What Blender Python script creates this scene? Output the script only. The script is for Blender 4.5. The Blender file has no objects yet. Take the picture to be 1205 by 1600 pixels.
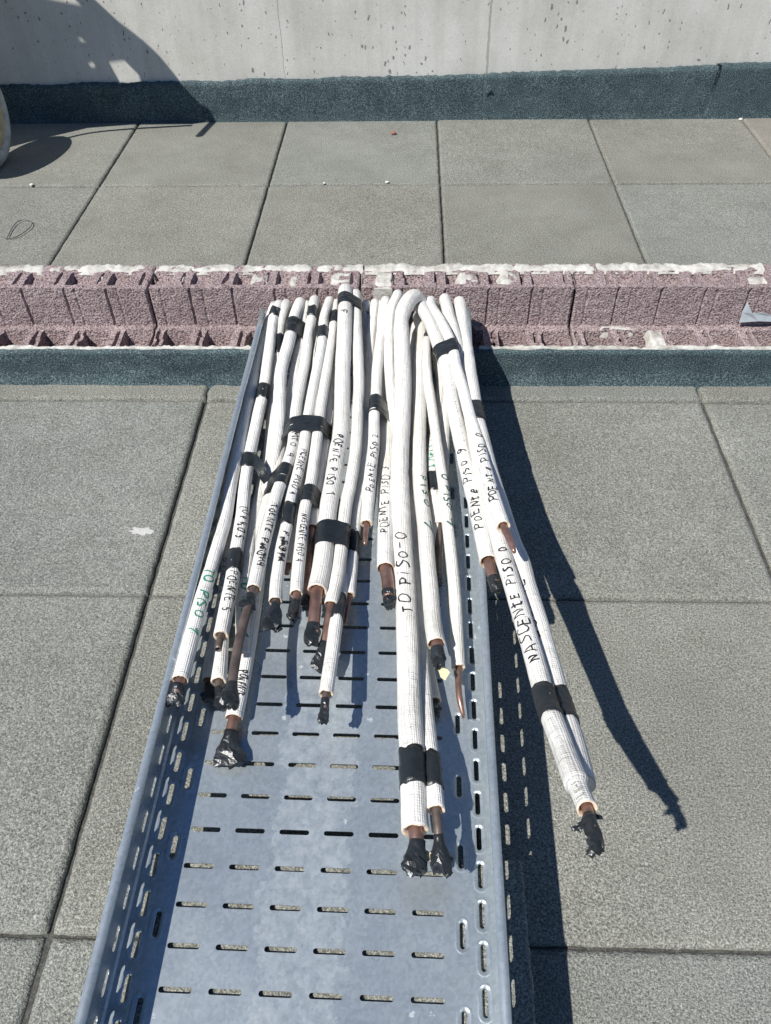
import bpy, bmesh, math, random
import numpy as np
from mathutils import Vector, Matrix, noise
random.seed(7)
scene = bpy.context.scene
COL = scene.collection
# ------------------------------------------------------------------ camera
CAM_H, PITCH, YAW, ROLL, FPX = 1.198, 0.8007, -0.0422508, 0.0236908, 1245.79
SUN = Vector((0.55, 0.48, -1.0))
R_ = Vector((math.cos(YAW), -math.sin(YAW), 0))
Fh = Vector((math.sin(YAW), math.cos(YAW), 0))
LOOK = Fh * math.cos(PITCH) + Vector((0, 0, -math.sin(PITCH)))
UP = Fh * math.sin(PITCH) + Vector((0, 0, math.cos(PITCH)))
CX = R_ * math.cos(ROLL) - UP * math.sin(ROLL)
CY = R_ * math.sin(ROLL) + UP * math.cos(ROLL)
CPOS = Vector((0, 0, CAM_H))
cd = bpy.data.cameras.new('camera')
cam = bpy.data.objects.new('camera', cd)
COL.objects.link(cam)
M = Matrix((CX, CY, -LOOK)).transposed().to_4x4()
M.translation = CPOS
cam.matrix_world = M
cd.sensor_fit = 'VERTICAL'
cd.sensor_height = 24.0
cd.lens = 24.0 * FPX / 1600.0
cd.clip_start = 0.02
cd.clip_end = 500
scene.camera = cam
# ------------------------------------------------------------------ light
elev = math.atan2(1.0, math.hypot(SUN.x, SUN.y))
w = bpy.data.worlds.new('World')
scene.world = w
w.use_nodes = True
nt = w.node_tree
sky = nt.nodes.new('ShaderNodeTexSky')
sky.sky_type = 'NISHITA'
sky.sun_disc = False
sky.ozone_density = 9.0
sky.dust_density = 0.2
sky.air_density = 1.0
sky.sun_elevation = elev
sky.sun_rotation = math.atan2(-SUN.x, -SUN.y)
nt.links.new(sky.outputs[0], nt.nodes['Background'].inputs[0])
nt.nodes['Background'].inputs[1].default_value = 0.065
sd = bpy.data.lights.new('sun', 'SUN')
sd.energy = 4.6
sd.angle = math.radians(0.5)
sd.color = (1.0, 0.972, 0.925)
so = bpy.data.objects.new('sun', sd)
so.rotation_euler = SUN.to_track_quat('-Z', 'Y').to_euler()
so.location = (-3, -3, 6)
COL.objects.link(so)
scene.view_settings.view_transform = 'Standard'
scene.view_settings.look = 'None'
scene.view_settings.exposure = 0.4
scene.view_settings.gamma = 1.0

# ------------------------------------------------------------------ measuring helpers
def ray(px, py):
    return (LOOK + CX * ((px - 602.5) / FPX) + CY * ((800 - py) / FPX)).normalized()
FLOOR0, FSL = 0.0902, 0.021
def zf(F):
    return FLOOR0 + FSL * (F - 0.2)
def on_z(px, py, z):
    d = ray(px, py)
    return CPOS + d * ((z - CAM_H) / d.z)
def on_floor(px, py, h):
    d = ray(px, py)
    c = FLOOR0 - FSL * 0.2 + h
    return CPOS + d * ((c - CAM_H) / (d.z - FSL * d.y))
def on_y(px, py, y):
    d = ray(px, py)
    return CPOS + d * (y / d.y)
def proj(p):
    v = p - CPOS
    d = v.dot(LOOK)
    return 602.5 + FPX * v.dot(CX) / d, 800 - FPX * v.dot(CY) / d

# ------------------------------------------------------------------ materials
def mat(name):
    m = bpy.data.materials.new(name)
    m.use_nodes = True
    t = m.node_tree
    return m, t, t.nodes['Principled BSDF']
def N(t, kind, **kw):
    n = t.nodes.new(kind)
    for k, v in kw.items():
        if k.startswith('i_'):
            n.inputs[k[2:].replace('_', ' ')].default_value = v
        else:
            setattr(n, k, v)
    return n
def ramp(t, fac, stops):
    n = t.nodes.new('ShaderNodeValToRGB')
    e = n.color_ramp.elements
    while len(e) < len(stops):
        e.new(0.5)
    for x, (p, c) in zip(e, stops):
        x.position = p
        x.color = tuple(c) + (1,) if len(c) == 3 else c
    t.links.new(fac, n.inputs[0])
    return n.outputs[0]
def mix(t, fac, a, b, mode='MIX'):
    n = t.nodes.new('ShaderNodeMix')
    n.data_type = 'RGBA'
    n.blend_type = mode
    for sock, v in ((n.inputs[0], fac), (n.inputs[6], a), (n.inputs[7], b)):
        if isinstance(v, (int, float)):
            sock.default_value = v
        elif isinstance(v, tuple):
            sock.default_value = v + (1,)
        else:
            t.links.new(v, sock)
    return n.outputs[2]
def math_(t, op, a, b=None):
    n = t.nodes.new('ShaderNodeMath')
    n.operation = op
    for i, v in enumerate((a, b)):
        if v is None: continue
        if isinstance(v, (int, float)):
            n.inputs[i].default_value = v
        else:
            t.links.new(v, n.inputs[i])
    return n.outputs[0]
def noise_(t, vec, scale, detail=3, rough=0.5):
    n = N(t, 'ShaderNodeTexNoise')
    n.inputs['Scale'].default_value = scale
    n.inputs['Detail'].default_value = detail
    n.inputs['Roughness'].default_value = rough
    t.links.new(vec, n.inputs['Vector'])
    return n.outputs['Fac']
def voro(t, vec, scale, feature='F1', out='Distance'):
    n = N(t, 'ShaderNodeTexVoronoi', feature=feature)
    n.inputs['Scale'].default_value = scale
    t.links.new(vec, n.inputs['Vector'])
    return n.outputs[out]
def bump(t, h, b, strength=1.0, dist=0.001, prev=None):
    n = N(t, 'ShaderNodeBump')
    n.inputs['Strength'].default_value = strength
    n.inputs['Distance'].default_value = dist
    t.links.new(h, n.inputs['Height'])
    if prev: t.links.new(prev, n.inputs['Normal'])
    t.links.new(n.outputs[0], b.inputs['Normal'])
    return n.outputs[0]
def objc(t):
    return N(t, 'ShaderNodeTexCoord').outputs['Object']
def worldc(t):
    return N(t, 'ShaderNodeNewGeometry').outputs['Position']
def uvc(t):
    return N(t, 'ShaderNodeTexCoord').outputs['UV']

def make_paving():
    m, t, b = mat('granular_paving')
    v = worldc(t)
    g = noise_(t, v, 460, 2, .6)
    g2 = noise_(t, v, 150, 2, .5)
    g3 = noise_(t, v, 265, 2, .6)
    big = noise_(t, v, 2.2, 4, .6)
    mid = noise_(t, v, 14, 4, .65)
    c = ramp(t, g, [(.32, (.130, .134, .121)), (.5, (.238, .243, .224)), (.68, (.37, .375, .347))])
    tone = ramp(t, big, [(.3, (.86, .85, .82)), (.7, (1.06, 1.05, 1.02))])
    c = mix(t, 1.0, c, tone, 'MULTIPLY')
    c = mix(t, 1.0, c, ramp(t, g3, [(.34, (.60, .60, .59)), (.5, (1.0, 1.0, 1.0)), (.66, (1.32, 1.32, 1.30))]), 'MULTIPLY')
    t2 = ramp(t, mid, [(.3, (.94, .935, .92)), (.7, (1.03, 1.03, 1.03))])
    wear = noise_(t, v, 5.5, 6, .7)
    c = mix(t, 1.0, c, ramp(t, wear, [(.36, (.92, .92, .91)), (.5, (1, 1, 1)), (.66, (1.04, 1.04, 1.03))]), 'MULTIPLY')
    c = mix(t, 1.0, c, t2, 'MULTIPLY')
    vc = N(t, 'ShaderNodeVertexColor', layer_name='tone')
    c = mix(t, 1.0, c, vc.outputs['Color'], 'MULTIPLY')
    t.links.new(c, b.inputs['Base Color'])
    b.inputs['Roughness'].default_value = .95
    b.inputs['Specular IOR Level'].default_value = .15
    h = math_(t, 'ADD', math_(t, 'ADD', g, math_(t, 'MULTIPLY', g2, .9)), math_(t, 'MULTIPLY', g3, .4))
    bump(t, h, b, .8, .0034)
    return m
def make_concrete():
    m, t, b = mat('cast_concrete')
    v = worldc(t)
    mp = N(t, 'ShaderNodeMapping'); mp.inputs['Scale'].default_value = (1, 1, .55)
    t.links.new(v, mp.inputs[0])
    wv = N(t, 'ShaderNodeVectorMath', operation='ADD')
    nn = N(t, 'ShaderNodeTexNoise'); nn.inputs['Scale'].default_value = 60
    t.links.new(v, nn.inputs[0])
    sc = N(t, 'ShaderNodeVectorMath', operation='SCALE'); sc.inputs['Scale'].default_value = .016
    t.links.new(nn.outputs['Color'], sc.inputs[0])
    t.links.new(mp.outputs[0], wv.inputs[0]); t.links.new(sc.outputs[0], wv.inputs[1])
    vd = voro(t, wv.outputs[0], 66)
    sel = N(t, 'ShaderNodeTexVoronoi'); sel.inputs['Scale'].default_value = 66
    t.links.new(wv.outputs[0], sel.inputs['Vector'])
    sx = N(t, 'ShaderNodeSeparateColor'); t.links.new(sel.outputs['Color'], sx.inputs[0])
    size = math_(t, 'MULTIPLY', math_(t, 'SUBTRACT', sx.outputs[0], .40), .44)
    dens = noise_(t, v, 3.0, 2, .5)
    size = math_(t, 'MULTIPLY', size, math_(t, 'MULTIPLY', dens, 1.9))
    hole = math_(t, 'LESS_THAN', vd, size)
    cl = noise_(t, v, 3.5, 5, .6)
    c = ramp(t, cl, [(.3, (.50, .485, .435)), (.55, (.60, .585, .535)), (.75, (.65, .635, .585))])
    stv = N(t, 'ShaderNodeMapping'); stv.inputs['Scale'].default_value = (9, 1, .5)
    t.links.new(v, stv.inputs[0])
    st = noise_(t, stv.outputs[0], 1.6, 4, .65)
    c = mix(t, 1.0, c, ramp(t, st, [(.33, (.88, .875, .86)), (.6, (1, 1, 1))]), 'MULTIPLY')
    fine = noise_(t, v, 220, 2, .6)
    c = mix(t, 1.0, c, ramp(t, fine, [(.3, (.9, .9, .9)), (.7, (1.06, 1.06, 1.06))]), 'MULTIPLY')
    # formwork seams at two fixed places along the wall
    xs = N(t, 'ShaderNodeSeparateXYZ'); t.links.new(v, xs.inputs[0])
    wob = math_(t, 'MULTIPLY', math_(t, 'SUBTRACT', noise_(t, v, 25, 3, .6), .5), .012)
    x = math_(t, 'ADD', xs.outputs[0], wob)
    s1 = math_(t, 'LESS_THAN', math_(t, 'ABSOLUTE', math_(t, 'SUBTRACT', x, -.492)), .0014)
    s2 = math_(t, 'LESS_THAN', math_(t, 'ABSOLUTE', math_(t, 'SUBTRACT', x, .287)), .0042)
    seam = math_(t, 'MAXIMUM', s1, s2)
    c = mix(t, math_(t, 'MULTIPLY', seam, .55), c, (.2, .19, .17))
    c = mix(t, math_(t, 'MULTIPLY', hole, .72), c, (.10, .095, .085))
    t.links.new(c, b.inputs['Base Color'])
    b.inputs['Roughness'].default_value = .9
    b.inputs['Specular IOR Level'].default_value = .2
    h = math_(t, 'SUBTRACT', math_(t, 'MULTIPLY', fine, .15), math_(t, 'ADD', hole, seam))
    bump(t, h, b, .6, .003)
    return m
def make_felt():
    m, t, b = mat('mineral_felt')
    v = worldc(t)
    g = noise_(t, v, 300, 2, .65)
    big = noise_(t, v, 9, 4, .65)
    c = ramp(t, g, [(.36, (.018, .033, .038)), (.52, (.054, .086, .095)), (.68, (.19, .25, .26))])
    c = mix(t, 1.0, c, ramp(t, big, [(.3, (.66, .69, .70)), (.7, (1.18, 1.14, 1.10))]), 'MULTIPLY')
    t.links.new(c, b.inputs['Base Color'])
    b.inputs['Roughness'].default_value = .8
    b.inputs['Specular IOR Level'].default_value = .3
    p = bump(t, noise_(t, v, 26, 5, .7), b, .5, .006)
    bump(t, g, b, .7, .0025, p)
    return m
def make_block():
    m, t, b = mat('red_block')
    v = worldc(t)
    g = noise_(t, v, 215, 2, .55)
    g2 = noise_(t, v, 420, 2, .6)
    big = noise_(t, v, 8, 4, .6)
    c = ramp(t, g, [(.34, (.15, .108, .107)), (.47, (.365, .280, .277)), (.68, (.51, .425, .415))])
    c = mix(t, 1.0, c, ramp(t, big, [(.3, (.86, .84, .84)), (.7, (1.08, 1.08, 1.08))]), 'MULTIPLY')
    dust = ramp(t, noise_(t, v, 30, 5, .7), [(.56, (0, 0, 0)), (.72, (.55, .55, .55))])
    c = mix(t, dust, c, (.48, .42, .39))
    t.links.new(c, b.inputs['Base Color'])
    b.inputs['Roughness'].default_value = .95
    b.inputs['Specular IOR Level'].default_value = .1
    bump(t, math_(t, 'ADD', g, math_(t, 'MULTIPLY', g2, .35)), b, 1.0, .009)
    return m
def make_mortar():
    m, t, b = mat('white_mortar')
    v = worldc(t)
    g = noise_(t, v, 110, 4, .65)
    big = noise_(t, v, 20, 4, .65)
    c = ramp(t, big, [(.3, (.28, .265, .235)), (.45, (.47, .455, .41)), (.65, (.60, .59, .545))])
    c = mix(t, 1.0, c, ramp(t, g, [(.3, (.85, .84, .82)), (.6, (1.02, 1.02, 1.02))]), 'MULTIPLY')
    t.links.new(c, b.inputs['Base Color'])
    b.inputs['Roughness'].default_value = .9
    b.inputs['Specular IOR Level'].default_value = .15
    bump(t, g, b, .7, .004)
    return m
def make_galv():
    m, t, b = mat('galvanised_steel')
    v = objc(t)
    sp = voro(t, v, 230, out='Color')
    spx = N(t, 'ShaderNodeSeparateColor'); t.links.new(sp, spx.inputs[0])
    cl = noise_(t, v, 7, 5, .65)
    c = ramp(t, cl, [(.3, (.385, .435, .465)), (.55, (.44, .49, .515)), (.75, (.49, .535, .555))])
    sg = N(t, 'ShaderNodeRGBToBW'); t.links.new(sp, sg.inputs[0])
    c = mix(t, 1.0, c, ramp(t, sg.outputs[0], [(.2, (.90, .905, .91)), (.8, (1.07, 1.07, 1.07))]), 'MULTIPLY')
    # dried lime stain down the middle of the tray, ragged edges
    xs = N(t, 'ShaderNodeSeparateXYZ'); t.links.new(v, xs.inputs[0])
    edge = math_(t, 'MULTIPLY', math_(t, 'SUBTRACT', noise_(t, v, 22, 7, .75), .5), .12)
    x = math_(t, 'ADD', xs.outputs[0], edge)
    band = math_(t, 'LESS_THAN', math_(t, 'ABSOLUTE', math_(t, 'ADD', x, .012)), .052)
    blot = ramp(t, noise_(t, v, 55, 5, .7), [(.35, (.08, .08, .08)), (.68, (1, 1, 1))])
    bf = math_(t, 'MULTIPLY', band, math_(t, 'MULTIPLY', blot, .21))
    c = mix(t, bf, c, (.56, .57, .56))
    scm = N(t, 'ShaderNodeMapping'); scm.inputs['Scale'].default_value = (900, 14, 60); scm.inputs['Rotation'].default_value = (0, 0, .12)
    t.links.new(v, scm.inputs[0])
    scr = noise_(t, scm.outputs[0], 1.0, 2, .5)
    c = mix(t, ramp(t, scr, [(.66, (0, 0, 0)), (.74, (.35, .35, .35))]), c, (.62, .65, .67))
    dust = ramp(t, noise_(t, v, 30, 6, .75), [(.5, (0, 0, 0)), (.72, (.30, .30, .30))])
    c = mix(t, dust, c, (.56, .57, .56))
    # small drip marks
    dv = voro(t, v, 22)
    drip = math_(t, 'MULTIPLY', math_(t, 'LESS_THAN', math_(t, 'ADD', dv, math_(t, 'MULTIPLY', noise_(t, v, 190, 5, .7), .4)), .27), .35)
    c = mix(t, drip, c, (.68, .68, .66))
    t.links.new(c, b.inputs['Base Color'])
    mt = math_(t, 'SUBTRACT', .62, math_(t, 'MULTIPLY', math_(t, 'MAXIMUM', bf, drip), .9))
    t.links.new(mt, b.inputs['Metallic'])
    ro = math_(t, 'ADD', .20, math_(t, 'MULTIPLY', cl, .16))
    t.links.new(ro, b.inputs['Roughness'])
    bump(t, noise_(t, v, 18, 3, .5), b, .25, .002)
    return m
def make_cover():
    m, t, b = mat('white_insulation')
    uv = uvc(t)
    sx = N(t, 'ShaderNodeSeparateXYZ'); t.links.new(uv, sx.inputs[0])
    def st(su, sv):
        mp = N(t, 'ShaderNodeMapping'); mp.inputs['Scale'].default_value = (su, sv, 1)
        t.links.new(uv, mp.inputs[0]); return mp.outputs[0]
    wob = math_(t, 'MULTIPLY', noise_(t, st(14, 60), 1.0, 3), 5.0)
    ribs = math_(t, 'SINE', math_(t, 'ADD', math_(t, 'MULTIPLY', sx.outputs[1], 2 * math.pi / .0034), wob))
    rings = math_(t, 'SINE', math_(t, 'MULTIPLY', sx.outputs[0], 2 * math.pi / .0040))
    streak = noise_(t, st(7, 330), 1.0, 3, .6)
    v = objc(t)
    n1 = noise_(t, v, 11, 5, .65)
    c = ramp(t, n1, [(.28, (.70, .685, .645)), (.5, (.81, .80, .77)), (.75, (.84, .83, .805))])
    c = mix(t, 1.0, c, ramp(t, streak, [(.33, (.74, .735, .72)), (.46, (1, 1, 1))]), 'MULTIPLY')
    c = mix(t, .30, c, ramp(t, ribs, [(.0, (.72, .71, .69)), (.5, (1, 1, 1))]), 'MULTIPLY')
    c = mix(t, .11, c, ramp(t, rings, [(.0, (.70, .69, .67)), (.5, (1, 1, 1))]), 'MULTIPLY')
    n2 = noise_(t, v, 60, 5, .7)
    c = mix(t, ramp(t, n2, [(.58, (0, 0, 0)), (.76, (.42, .42, .42))]), c, (.36, .335, .28))
    oi = N(t, 'ShaderNodeObjectInfo')
    c = mix(t, 1.0, c, ramp(t, oi.outputs['Random'], [(.0, (.90, .885, .85)), (.5, (1.0, .99, .97)), (1.0, (1.04, 1.035, 1.02))]), 'MULTIPLY')
    grime = ramp(t, noise_(t, st(16, 70), 1.0, 5, .7), [(.54, (0, 0, 0)), (.75, (.55, .55, .55))])
    c = mix(t, grime, c, (.47, .44, .385))
    t.links.new(c, b.inputs['Base Color'])
    b.inputs['Roughness'].default_value = .5
    b.inputs['Specular IOR Level'].default_value = .3
    g = math_(t, 'ADD', math_(t, 'MULTIPLY', streak, 2.2), math_(t, 'ADD', math_(t, 'MULTIPLY', ribs, .4), math_(t, 'MULTIPLY', rings, .25)))
    p = bump(t, g, b, .55, .0009)
    p = bump(t, noise_(t, v, 38, 5, .65), b, .7, .005, p)
    crz = N(t, 'ShaderNodeTexNoise', noise_dimensions='3D'); crz.inputs['Scale'].default_value = 1.0; crz.inputs['Detail'].default_value = 4
    t.links.new(st(170, 22), crz.inputs['Vector'])
    fold = ramp(t, crz.outputs['Fac'], [(.60, (0, 0, 0)), (.68, (1, 1, 1)), (.76, (0, 0, 0))])
    bump(t, fold, b, .5, .0016, p)
    return m
def simple(name, col, rough, metal=0., bscale=None, bd=.001, var=.15, spec=.5, vs=40):
    m, t, b = mat(name)
    v = objc(t)
    lo = tuple(max(0, x * (1 - var)) for x in col); hi = tuple(x * (1 + var) for x in col)
    c = ramp(t, noise_(t, v, vs, 4, .65), [(.3, lo), (.7, hi)])
    t.links.new(c, b.inputs['Base Color'])
    b.inputs['Roughness'].default_value = rough
    b.inputs['Metallic'].default_value = metal
    b.inputs['Specular IOR Level'].default_value = spec
    if bscale:
        bump(t, noise_(t, v, bscale, 4, .6), b, .8, bd)
    return m
PAV = make_paving(); CONC = make_concrete(); FELT = make_felt(); BLOCK = make_block()
MORTAR = make_mortar(); GALV = make_galv(); COVER = make_cover()
FOAM = simple('foam_edge', (.66, .53, .40), .9, bscale=300, bd=.002)
COPPER = simple('weathered_copper', (.31, .185, .145), .36, .7, var=.4)
DULLTUBE = simple('stained_copper', (.13, .10, .085), .45, .4, var=.4)
TAPE = simple('black_tape', (.018, .021, .023), .30, bscale=150, bd=.0012, var=.3)
INK = simple('black_ink', (.012, .012, .016), .6)
GREEN = simple('green_ink', (.015, .23, .14), .6)
DGREEN = simple('dark_green_ink', (.03, .10, .075), .6)
GREYINK = simple('grey_print', (.30, .29, .27), .6)
PLASTIC = simple('clear_grey_plastic', (.42, .46, .48), .35)
RUBBER = simple('worn_rubber', (.46, .46, .43), .8, var=.35)
CREAM = simple('cream_paint', (.50, .42, .23), .55, var=.25)
STEELP = simple('barrow_steel', (.12, .15, .16), .5, .4)
SLAB = simple('roof_slab', (.10, .10, .095), .9)
PEBW = simple('white_pebble', (.68, .66, .6), .8, bscale=90)
PEBR = simple('red_stone', (.30, .12, .09), .8, bscale=90)
WIRE = simple('grey_wire', (.12, .12, .12), .5)
SMEAR = simple('white_smear', (.46, .455, .43), .9, bscale=250, bd=.002)
PAPER = simple('tape_liner', (.70, .62, .38), .7)

# ------------------------------------------------------------------ object helpers
class MB:
    def __init__(s):
        s.v = []; s.f = []; s.m = []; s.uv = []; s.sm = []
    def vert(s, p):
        s.v.append(tuple(p)); return len(s.v) - 1
    def face(s, idx, m=0, uv=None, sm=True):
        s.f.append(tuple(idx)); s.m.append(m); s.uv.append(uv); s.sm.append(sm)
    def build(s, name, mats, parent=None, normals=True):
        me = bpy.data.meshes.new(name)
        me.from_pydata(s.v, [], s.f)
        if not isinstance(mats, (list, tuple)): mats = [mats]
        for x in mats: me.materials.append(x)
        me.polygons.foreach_set('material_index', s.m)
        me.polygons.foreach_set('use_smooth', s.sm)
        if any(u is not None for u in s.uv):
            l = me.uv_layers.new(name='UVMap')
            k = 0
            for f, u in zip(s.f, s.uv):
                for j in range(len(f)):
                    l.data[k].uv = u[j] if u else (0, 0)
                    k += 1
        if normals:
            bm = bmesh.new(); bm.from_mesh(me)
            bmesh.ops.recalc_face_normals(bm, faces=bm.faces)
            bm.to_mesh(me); bm.free()
        me.update()
        o = bpy.data.objects.new(name, me)
        COL.objects.link(o)
        if parent:
            o.parent = parent
            o.matrix_parent_inverse = parent.matrix_world.inverted() if False else Matrix.Translation(-parent.location)
        return o
def tag(o, label=None, cat=None, group=None, kind=None):
    if label: o['label'] = label
    if cat: o['category'] = cat
    if group: o['group'] = group
    if kind: o['kind'] = kind
    return o
def empty(name, loc):
    o = bpy.data.objects.new(name, None)
    o.location = loc; o.empty_display_size = .05
    COL.objects.link(o)
    return o
def ns(p, s, k=0.0):
    return noise.noise(Vector((p[0] * s + k, p[1] * s - k, p[2] * s + 2 * k)))
def tube(mb, pts, rad, seg=16, m=0, cap0=None, cap1=None, frames=None, uoff=0.):
    P = [Vector(p) for p in pts]; n = len(P)
    T = [(P[min(i + 1, n - 1)] - P[max(i - 1, 0)]).normalized() for i in range(n)]
    if frames is None:
        frames = make_frames(P)
    if not hasattr(rad, '__len__'): rad = [rad] * n
    base = len(mb.v); s = 0.
    S = [0.]
    for i in range(1, n): S.append(S[-1] + (P[i] - P[i - 1]).length)
    for i in range(n):
        Nn, B = frames[i][1], frames[i][2]
        for k in range(seg):
            a = 2 * math.pi * k / seg
            mb.vert(P[i] + (Nn * math.cos(a) + B * math.sin(a)) * rad[i])
    for i in range(n - 1):
        for k in range(seg):
            k2 = (k + 1) % seg
            r = rad[i]
            mb.face((base + i * seg + k, base + i * seg + k2, base + (i + 1) * seg + k2, base + (i + 1) * seg + k), m,
                    [(S[i] + uoff, k / seg * 2 * math.pi * r), (S[i] + uoff, (k + 1) / seg * 2 * math.pi * r),
                     (S[i + 1] + uoff, (k + 1) / seg * 2 * math.pi * r), (S[i + 1] + uoff, k / seg * 2 * math.pi * r)])
    if cap0 is not None:
        mb.face([base + k for k in range(seg)], cap0, sm=False)
    if cap1 is not None:
        mb.face([base + (n - 1) * seg + k for k in range(seg)], cap1, sm=False)
    return base
def make_frames(P):
    n = len(P)
    T = [(P[min(i + 1, n - 1)] - P[max(i - 1, 0)]).normalized() for i in range(n)]
    out = [None] * n
    z = Vector((0, 0, 1)) if abs(T[-1].z) < .9 else Vector((0, 1, 0))
    Nn = (z - T[-1] * z.dot(T[-1])).normalized()
    for i in range(n - 1, -1, -1):
        Nn = (Nn - T[i] * Nn.dot(T[i])).normalized()
        out[i] = (T[i], Nn, Nn.cross(T[i]).normalized())
    return out
def catmull(P, step=.008):
    P = [Vector(p) for p in P]
    Q = [P[0] * 2 - P[1]] + P + [P[-1] * 2 - P[-2]]
    out = []
    for i in range(1, len(Q) - 2):
        p0, p1, p2, p3 = Q[i - 1], Q[i], Q[i + 1], Q[i + 2]
        n = max(2, int((p2 - p1).length / step))
        for k in range(n):
            t = k / n
            out.append(.5 * ((2 * p1) + (p2 - p0) * t + (2 * p0 - 5 * p1 + 4 * p2 - p3) * t * t + (3 * p1 - p0 - 3 * p2 + p3) * t ** 3))
    out.append(P[-1])
    return out
def box(mb, lo, hi, m=0):
    i = len(mb.v)
    for x in (lo[0], hi[0]):
        for y in (lo[1], hi[1]):
            for z in (lo[2], hi[2]):
                mb.vert((x, y, z))
    for f in ((0, 1, 3, 2), (4, 6, 7, 5), (0, 4, 5, 1), (2, 3, 7, 6), (0, 2, 6, 4), (1, 5, 7, 3)):
        mb.face([i + k for k in f], m, sm=False)

# ------------------------------------------------------------------ ground: roof slab and paving
mb = MB()
i = [mb.vert(p) for p in ((-40, -40, -.05), (40, -40, -.05), (40, 40, -.05), (-40, 40, -.05))]
mb.face(i)
tag(mb.build('roof_slab', SLAB), kind='structure')

def add_tile(mb, x0, x1, y0, y1, ztop, thick, tones, gy=.7, tint=(1, 1, 1), gap=.003, bev=.009, drop=.006, tilt=(0, 0), rag=.0016):
    x0 += gap; x1 -= gap; y0 += gap * gy; y1 -= gap * gy
    def per(ins, z, rg):
        pts = []
        a, b_, c, d = x0 + ins, x1 - ins, y0 + ins, y1 - ins
        n = max(4, int((x1 - x0) / .012)); k = max(4, int((y1 - y0) / .012))
        r = .006
        for j in range(n): pts.append((a + (b_ - a) * j / n, c))
        for j in range(k): pts.append((b_, c + (d - c) * j / k))
        for j in range(n): pts.append((b_ - (b_ - a) * j / n, d))
        for j in range(k): pts.append((a, d - (d - c) * j / k))
        o = []
        for (x, y) in pts:
            dx = ns((x, y, z), 45) * rg + ns((x, y, z), 160, 3) * rg * .7; dy = ns((x, y, z), 45, 9) * rg + ns((x, y, z), 160, 7) * rg * .7
            zz = z + tilt[0] * (x - x0) + tilt[1] * (y - y0) + ns((x, y, 0), 60, 5) * rg * .5
            o.append(mb.vert((x + dx, y + dy, zz)))
        return o
    L = [per(bev, ztop, rag * .6), per(bev * .45, ztop - drop * .3, rag), per(0, ztop - drop, rag), per(0, ztop - thick, 0)]
    f0 = len(mb.f)
    mb.face(L[0], sm=False)
    n = len(L[0])
    for a, b_ in zip(L, L[1:]):
        for k in range(n):
            mb.face((a[k], b_[k], b_[(k + 1) % n], a[(k + 1) % n]))
    tone = 1 + random.uniform(-.06, .05)
    warm = random.uniform(-.015, .015)
    tones += [(tone * (1 + warm) * tint[0], tone * tint[1], tone * (1 - warm) * tint[2])] * (len(mb.f) - f0)
def build_tiles(mb, name, tones, mats=PAV):
    o = mb.build(name, mats)
    ca = o.data.color_attributes.new('tone', 'FLOAT_COLOR', 'CORNER')
    k = 0
    for p in o.data.polygons:
        for _ in p.loop_indices:
            ca.data[k].color = tones[p.index] + (1,)
            k += 1
    return o
X0 = -.498
GRIT = simple('joint_grit', (.085, .083, .074), .95, bscale=330, bd=.004, var=.6, spec=.1, vs=240)
mb = MB()
for (ya, yb) in ((-1.0, 1.60), (1.86, 3.35)):
    i = [mb.vert(p) for p in ((-3, ya, -.0105), (3.1, ya, -.0105), (3.1, yb, -.0105), (-3, yb, -.0105))]
    mb.face(i)
tag(mb.build('joint_grit', GRIT), kind='structure')
mb = MB(); tn = []
FELT_F = 1.592
for k in range(-4, 6):
    xa, xb = X0 + .6 * k, X0 + .6 * (k + 1)
    for y in (1.538 - .6, 1.538 - 1.2, 1.538 - 1.8, 1.538 - 2.4):
        add_tile(mb, xa, xb, y, y + .6, random.uniform(-.001, .001) - (.003 if y < .0 else 0), .042, tn, gap=.0045, bev=.011, gy=.45, tilt=(random.uniform(-.002, .002), random.uniform(-.002, .002)))
    add_tile(mb, xa, xb, 1.538, FELT_F + .012, .004, .042, tn, gap=.0015, bev=.010, drop=.008, rag=.003)
tag(build_tiles(mb, 'pavement', tn), kind='structure')
WALL_F = 3.346
mb = MB(); tn = []
for k in range(-4, 6):
    xa, xb = X0 + .6 * k, X0 + .6 * (k + 1)
    for y, y2 in ((1.9, 2.149), (2.149, 2.749), (2.749, WALL_F)):
        add_tile(mb, xa, xb, y, y2, random.uniform(-.001, .001), .042, tn, gy=1.35, tint=((1.01, .99, .98) if k == 2 else (1.05, .96, .935) if k > 2 else (1, 1, 1)) if y2 == WALL_F else (1, 1, 1), tilt=(random.uniform(-.002, .002), random.uniform(-.002, .002)))
o = tag(build_tiles(mb, 'pavement', tn), kind='structure')

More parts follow.
